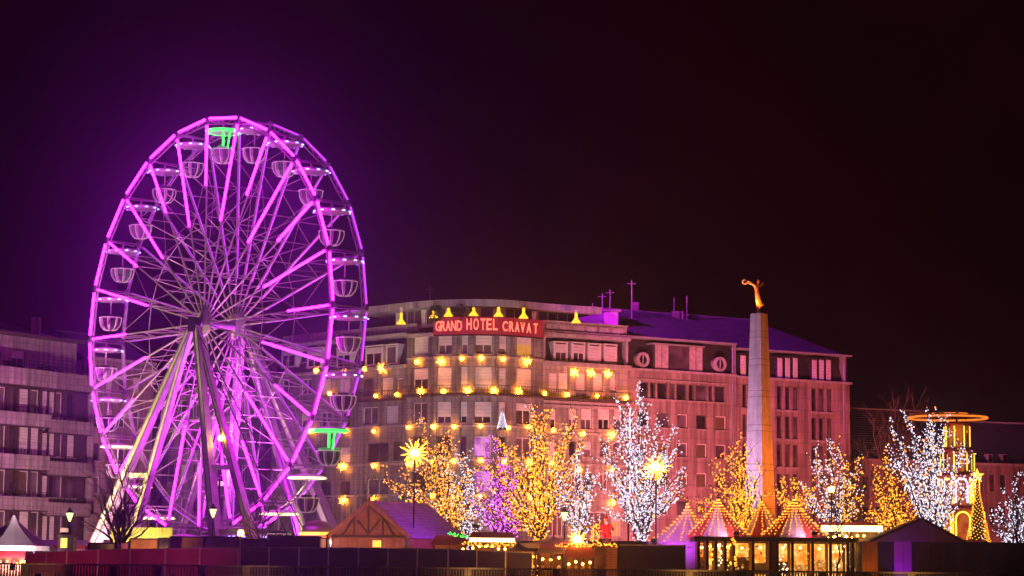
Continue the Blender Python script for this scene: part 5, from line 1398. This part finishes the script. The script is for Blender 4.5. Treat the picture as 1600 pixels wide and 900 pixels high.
# information board and kiosk by the left lamp
kb = empty('snack_kiosk', ground(98, 177), 'small amber-lit kiosk with a pale board on its roof near the left street lamp', 'kiosk')
a, b = ground(90,177).x, ground(113,177).x; z1_ = at(100, 838, 177).z
MB().box((a,177,0),(b,178.5,z1_-.02)).build('body', M['container_dark'], kb)
MB().box((a+.2,176.95,z1_-.9),(a+.7,177.0,z1_-.15)).build('lit_hatch', M['led_gold'], kb)
MB().box((a-.1,176.8,z1_),(b+.1,178.6,z1_+.12)).build('roof', M['timber'], kb)
q0, q1 = at(94,836,177.2), at(107,825,177.2); MB().box((q0.x,177.2,z1_+.13),(q1.x,177.3,q1.z)).build('roof_board', M['container_cream'], kb)
# long low red pavilion roof behind the white tent
rp = empty('low_tent_hall', ground(70, 186), 'long low hall tent with red stripe behind the white pagoda', 'tent')
a, b = ground(-30,186).x, ground(132,186).x; z0_, z1_ = at(60,858,186).z, at(60,843,186).z
MB().box((a,186,0),(b,190,z0_)).build('side_wall', M['tent'], rp); MB().box((a-.05,185.93,z0_),(b,190,z0_+.35)).build('valance', M['tent_red'], rp)
mb = MB(); mb.add([(a,185.9,z0_+.36),(b,185.9,z0_+.36),(b,188,z1_),(a,188,z1_),(b,190.1,z0_+.36),(a,190.1,z0_+.36)], [(0,1,2,3),(3,2,4,5),(0,3,5),(1,4,2)]); mb.build('roof', M['tent'], rp)
# yellow lit wall behind the dark tree (wheel boarding screen)
ys_ = empty('boarding_screen', ground(215, 190), 'yellow-lit screen panels below the front of the wheel', 'screen')
for i in range(6):
    a, b = ground(172+i*16,190).x, ground(172+(i+1)*16,190).x; MB().box((a+.02,190,.2),(b-.02,190.08,at(215,824,190).z)).build('screen_panel', M['container_cream'], ys_)
flood('added_flood', ground(215, 185, .6), at(215, 822, 190), (1.0,.80,.12), 4500, 100, 'added yellow flood lamp before the boarding screen')

# ------------------------------------------------------------------ christmas pyramid
PX, PY = 1497.0, 190.0
c = at(PX, 800, PY); cx = c.x
pyr = empty('christmas_pyramid', (cx, PY, 0), 'tiered wooden christmas pyramid with golden lit arches and rotor', 'christmas pyramid')
lv = lambda y: at(PX, y, PY).z
tiers = [(845, 797, 2.15), (790, 745, 1.75), (738, 706, 1.35), (700, 664, 1.0)]
for k, (yb, yt, R_) in enumerate(tiers):
    zb0, zt0_ = (max(lv(yb), .3) if k else .3), lv(yt)
    if k == 0: zb0 = .3
    MB().lathe([(.01,-.3),(R_*1.18,-.3),(R_*1.22,-.05),(R_*1.18,0),(.01,0)], (cx,PY,zb0), 12).build('tier_floor', M['red_paint'], pyr)
    MB().lathe([(R_*.62,0),(R_*.62,zt0_-zb0)], (cx,PY,zb0), 8).build('core', M['pyr_core'], pyr)
    n = 8; hgt = zt0_-zb0
    for i in range(n):
        a = pi/8 + 2*pi*i/n; x, y = cx+R_*cos(a), PY+R_*sin(a)
        o = MB().bar((x,y,zb0),(x,y,zt0_-.02), .14).build('column', M['yellow_paint'], pyr)
        d_ = Vector((cos(a),sin(a),0))
        MB().bar(Vector((x,y,zb0+.1))+d_*.1, Vector((x,y,zt0_-.15))+d_*.1, .09).build('light_bar', M['led_gold'], o)
    if k in (0, 1):
        for i in range(n):
            a = 2*pi*(i+.5)/n + pi/8; a0, a1 = pi/8+2*pi*i/n, pi/8+2*pi*(i+1)/n
            P_, Q_ = Vector((cx+R_*1.02*cos(a0),PY+R_*1.02*sin(a0),0)), Vector((cx+R_*1.02*cos(a1),PY+R_*1.02*sin(a1),0)); rr = (Q_-P_).length/2*.72; mid = (P_+Q_)/2; t = (Q_-P_).normalized()
            zz = zt0_-rr-.2; pts = [mid-t*rr+Vector((0,0,max(zb0+.2, zz-1.6)))] + [mid + t*(-rr*cos(pi*j/8)) + Vector((0,0,zz+rr*sin(pi*j/8))) for j in range(9)] + [mid+t*rr+Vector((0,0,max(zb0+.2, zz-1.6)))]
            o = MB().tube(pts, .085, 5).build('arch', M['led_gold'] if (i+k) % 3 else M['led_lilac'], pyr)
            if k == 0: MB().tube([p_*1.0+Vector((0,0,0)) - (mid-Vector((cx,PY,0))).normalized()*.15 for p_ in pts], .13, 5).build('arch_frame', M['green_paint'] if i % 2 else M['tent_lilac'], pyr)
    for i in range(5):   # carved figures on the tier
        a = 2*pi*i/5+.3; x, y = cx+R_*.72*cos(a), PY+R_*.72*sin(a)
        MB().lathe([(.18,0),(.12,.35),(.15,.5),(.06,.62),(.10,.72),(.06,.84),(.01,.88)], (x,y,zb0), 8).build('carved_figure', M[['tent','green_paint','yellow_paint'][i % 3]], pyr)
    MB().lathe([(R_*1.1,-.02),(R_*1.2,.1),(.01,.25)], (cx,PY,zt0_), 12).build('tier_roof', M['red_paint'], pyr)
MB().tube([(cx,PY,lv(664)),(cx,PY,lv(640))], .09, 6).build('shaft', M['timber'], pyr)
rt = empty('rotor', (0,0,0), parent=pyr); rt.location = (-.75, 0, lv(650))
for i in range(12):   # tilted paddle blades
    a = 2*pi*i/12; d_ = Vector((cos(a),sin(a),0)); t = Vector((-sin(a),cos(a),0))
    p_, q_ = d_*.5, d_*3.35; w0, w1 = .22, .62; up_ = Vector((0,0,.16))
    mb = MB(); mb.add([p_-t*w0-up_*.4, p_+t*w0+up_*.4, q_+t*w1+up_, q_-t*w1-up_, p_-t*w0-up_*.4+Vector((0,0,.05)), p_+t*w0+up_*.4+Vector((0,0,.05)), q_+t*w1+up_+Vector((0,0,.05)), q_-t*w1-up_+Vector((0,0,.05))],
        [(0,3,2,1),(4,5,6,7),(0,1,5,4),(1,2,6,5),(2,3,7,6),(3,0,4,7)]); mb.build('blade', M['wood'], rt, local=True)
MB().tube([(3.35*cos(2*pi*i/36),3.35*sin(2*pi*i/36),-.18) for i in range(37)], .09, 5).build('light_ring', M['led_orange'], rt, local=True)
MB().tube([(2.2*cos(2*pi*i/30),2.2*sin(2*pi*i/30),.12) for i in range(31)], .04, 5).build('light_ring', M['led_orange'], rt, local=True)
MB().lathe([(.02,.35),(.3,.25),(.4,0),(.3,-.2),(.02,-.25)], n=10).build('boss', M['gold'], rt, local=True)
# shaft is offset with the rotor
cone_tree('christmas_tree', (1527,752), 850, 20, 184.5, gold, 'golden-lit conical christmas tree with star beside the pyramid', 280, star=True)
flood('added_flood', ground(1497, 181, .5), at(1500, 720, 190), (1.0,.22,.05), 4000, 60, 'added orange flood lamp at the foot of the christmas pyramid')
# candles on the pyramid flanks
for px, py in ((1511,690),(1472,735)):
    p_ = at(px, py, PY-1.2); o = MB().lathe([(.16,0),(.2,.05),(.08,.1),(.08,.7),(.01,.72)], (p_.x,p_.y,p_.z), 8).build('candle', M['red_paint'], pyr)
    MB().lathe([(.01,0),(.07,.12),(.01,.32)], (p_.x,p_.y,p_.z+.72), 6).build('flame', M['led_orange'], o)

# ------------------------------------------------------------------ light column (tall vertical lit mast) before the hotel
q0, q1 = at(983,785,212), at(983,638,212)
lc = empty('light_column', (q0.x, 212, 0), 'tall thin vertical light column between hotel and office block', 'light column')
MB().box((q0.x-.12,212,0),(q0.x+.02,212.2,q1.z)).build('mast', M['grey_steel'], lc); MB().box((q0.x+.025,211.95,q0.z),(q0.x+.12,212.1,q1.z)).build('light_strip', M['led_lilac'], lc)

# ------------------------------------------------------------------ hoarding fences
def hoarding(joints, ytops, Y, mat, label, group=None):
    root = empty('hoarding', ground(joints[0], Y), label, 'fence', group)
    for i in range(len(joints)-1):
        a, b = ground(joints[i], Y).x, ground(joints[i+1], Y).x; za, zb3 = at(joints[i], ytops[i], Y).z, at(joints[i+1], ytops[i+1], Y).z
        mb = MB(); mb.prism([(a+.05,Y,.1),(b-.05,Y,.1),(b-.05,Y,zb3),(a+.05,Y,za)], (0,.05,0)); mb.build('panel', M[mat], root)
        MB().box((a-.05,Y-.06,0),(a+.05,Y+.06,za+.05)).build('post', M['zinc'], root)
        mb = MB(); mb.bar((a,Y-.03,za),(b,Y-.03,zb3), .05); mb.build('top_rail', M['grey_steel'], root)
    b = ground(joints[-1], Y).x; MB().box((b-.05,Y-.06,0),(b+.05,Y+.06,at(joints[-1],ytops[-1],Y).z+.05)).build('post', M['zinc'], root)
hoarding([40,72,104,153,203,258,312,372], [866,863,861,859,858,857,856.5,856], 171, 'fence_wine', 'wine red cloth hoarding at the left in front of the wheel')
hoarding([375,420,467,513,560,606,652,700,745,790,832], [856,856,856,856,856,857,857,858,860,862,864], 171.5, 'fence_blue', 'dark navy cloth hoarding in the middle below the chalet')
# balustrade along the edge
YB = 165.0
ba = empty('balustrade', ground(800, YB), 'low stone balustrade running along the whole bottom edge', 'balustrade')
zrail = at(800, 887.5, YB).z
xL, xR = ground(-30, YB).x, ground(1630, YB).x; nb_ = 24; st_ = (xR-xL)/nb_
rail_mesh = MB().box((.02,-.16,-.13),(st_-.02,.16,0)).mesh('rail', M['trim'])
pier_mesh = MB().box((-.28,-.2,-zrail),(.28,.2,-.132)).mesh('pier', M['stone'])
bal_mesh = MB().lathe([(.05,-zrail),(.09,-zrail+.15),(.05,-.45),(.07,-.3),(.04,-.133)], n=6).mesh('baluster', M['stone'])
for i in range(nb_):
    put('rail', rail_mesh, ba, (xL+i*st_-ba.location.x, 0, zrail)); put('pier', pier_mesh, ba, (xL+i*st_-ba.location.x, 0, zrail))
    for j in range(12): put('baluster', bal_mesh, ba, (xL+i*st_+.42+j*(st_-.84)/11-ba.location.x, 0, zrail))
put('pier', pier_mesh, ba, (xR-ba.location.x, 0, zrail))
# low floods added on the walk, out of view behind the rail
for px, tx, c_, wt, lb in ((90,110,(1,.16,.30),420,'added low flood lamp washing the leftmost wine hoarding panels'),(270,280,(1,.16,.32),420,'added low flood lamp washing the wine hoarding below the orange container'),
    (470,500,(.6,.2,1),160,'added low flood lamp washing the navy hoarding below the ribbed container'),(690,700,(1,.25,.35),200,'added low flood lamp washing the navy hoarding under the chalet eave'),
    (850,860,(1,.36,.06),2600,'added low flood lamp in front of the dim stalls'),(1470,1480,(1,.16,.05),380,'added low flood lamp washing the long brown container')):
    flood('added_flood', ground(px, 165.8, .35), at(tx, 862, 171), c_, wt, 125, lb, r=.2)
for px, lb in ((60,'leftmost'),(400,'second from left'),(740,'third from left'),(1080,'fourth from left'),(1420,'rightmost')):
    flood('added_flood', ground(px, 162.8, .3), ground(px, 165, 1.1), (1.0,.45,.12), 45 if px < 600 else 130, 150, lb+' of the added small amber lamps in front of the balustrade', r=.15)
flood('added_flood', ground(560, 172.6, .6), at(572, 825, 180), (1.0,.36,.28), 3800, 95, 'added warm flood lamp in front of the timber chalet gable', r=.2)
flood('added_flood', ground(225, 172.6, .6), at(235, 848, 176), (1.0,.50,.15), 900, 110, 'added warm flood lamp in front of the orange containers', r=.2)
flood('added_flood', (ocx-.45, OY-.72, ztop_o+.14), (ocx-.25, OY, ztop_o+2.8), (1.0,.30,.10), 800, 110, 'added tiny warm flood lamp on the obelisk top at the feet of the statue', r=.08, k=.4)
flood('added_flood', (ocx+.75, OY-.45, ztop_o+.14), (ocx+.1, OY, ztop_o+2.0), (1.0,.26,.03), 190, 110, 'added tiny orange flood lamp on the right corner of the obelisk top', r=.08, k=.4)
flood('added_flood', ground(1409, 172.6, .3), at(1411, 866, 175), (.62,.04,1.0), 220, 80, 'added small violet flood lamp in front of the dark hut', r=.1, k=.5)
flood('added_flood', ground(1356, 172.6, .3), at(1359, 866, 175), (1.0,.35,.06), 160, 80, 'added small amber flood lamp in front of the dark hut', r=.1, k=.5)

# ------------------------------------------------------------------ haze: real night air lit by the wheel
hz = MB().box((-170, -8, -1.0), (170, 340, 62)).build('haze', surf('x', (1,1,1)))
mt = bpy.data.materials.new('night_air'); mt.use_nodes = True; t = mt.node_tree; t.nodes.clear()
ov = t.nodes.new('ShaderNodeOutputMaterial'); pv_ = t.nodes.new('ShaderNodeVolumePrincipled')
pv_.inputs['Color'].default_value = (.62,.55,1.0,1); pv_.inputs['Density'].default_value = HAZE_DENSITY; pv_.inputs['Anisotropy'].default_value = HAZE_G
t.links.new(pv_.outputs[0], ov.inputs['Volume']); hz.data.materials.clear(); hz.data.materials.append(mt)
tag(hz, 'thin smoky night air', None, kind='stuff')
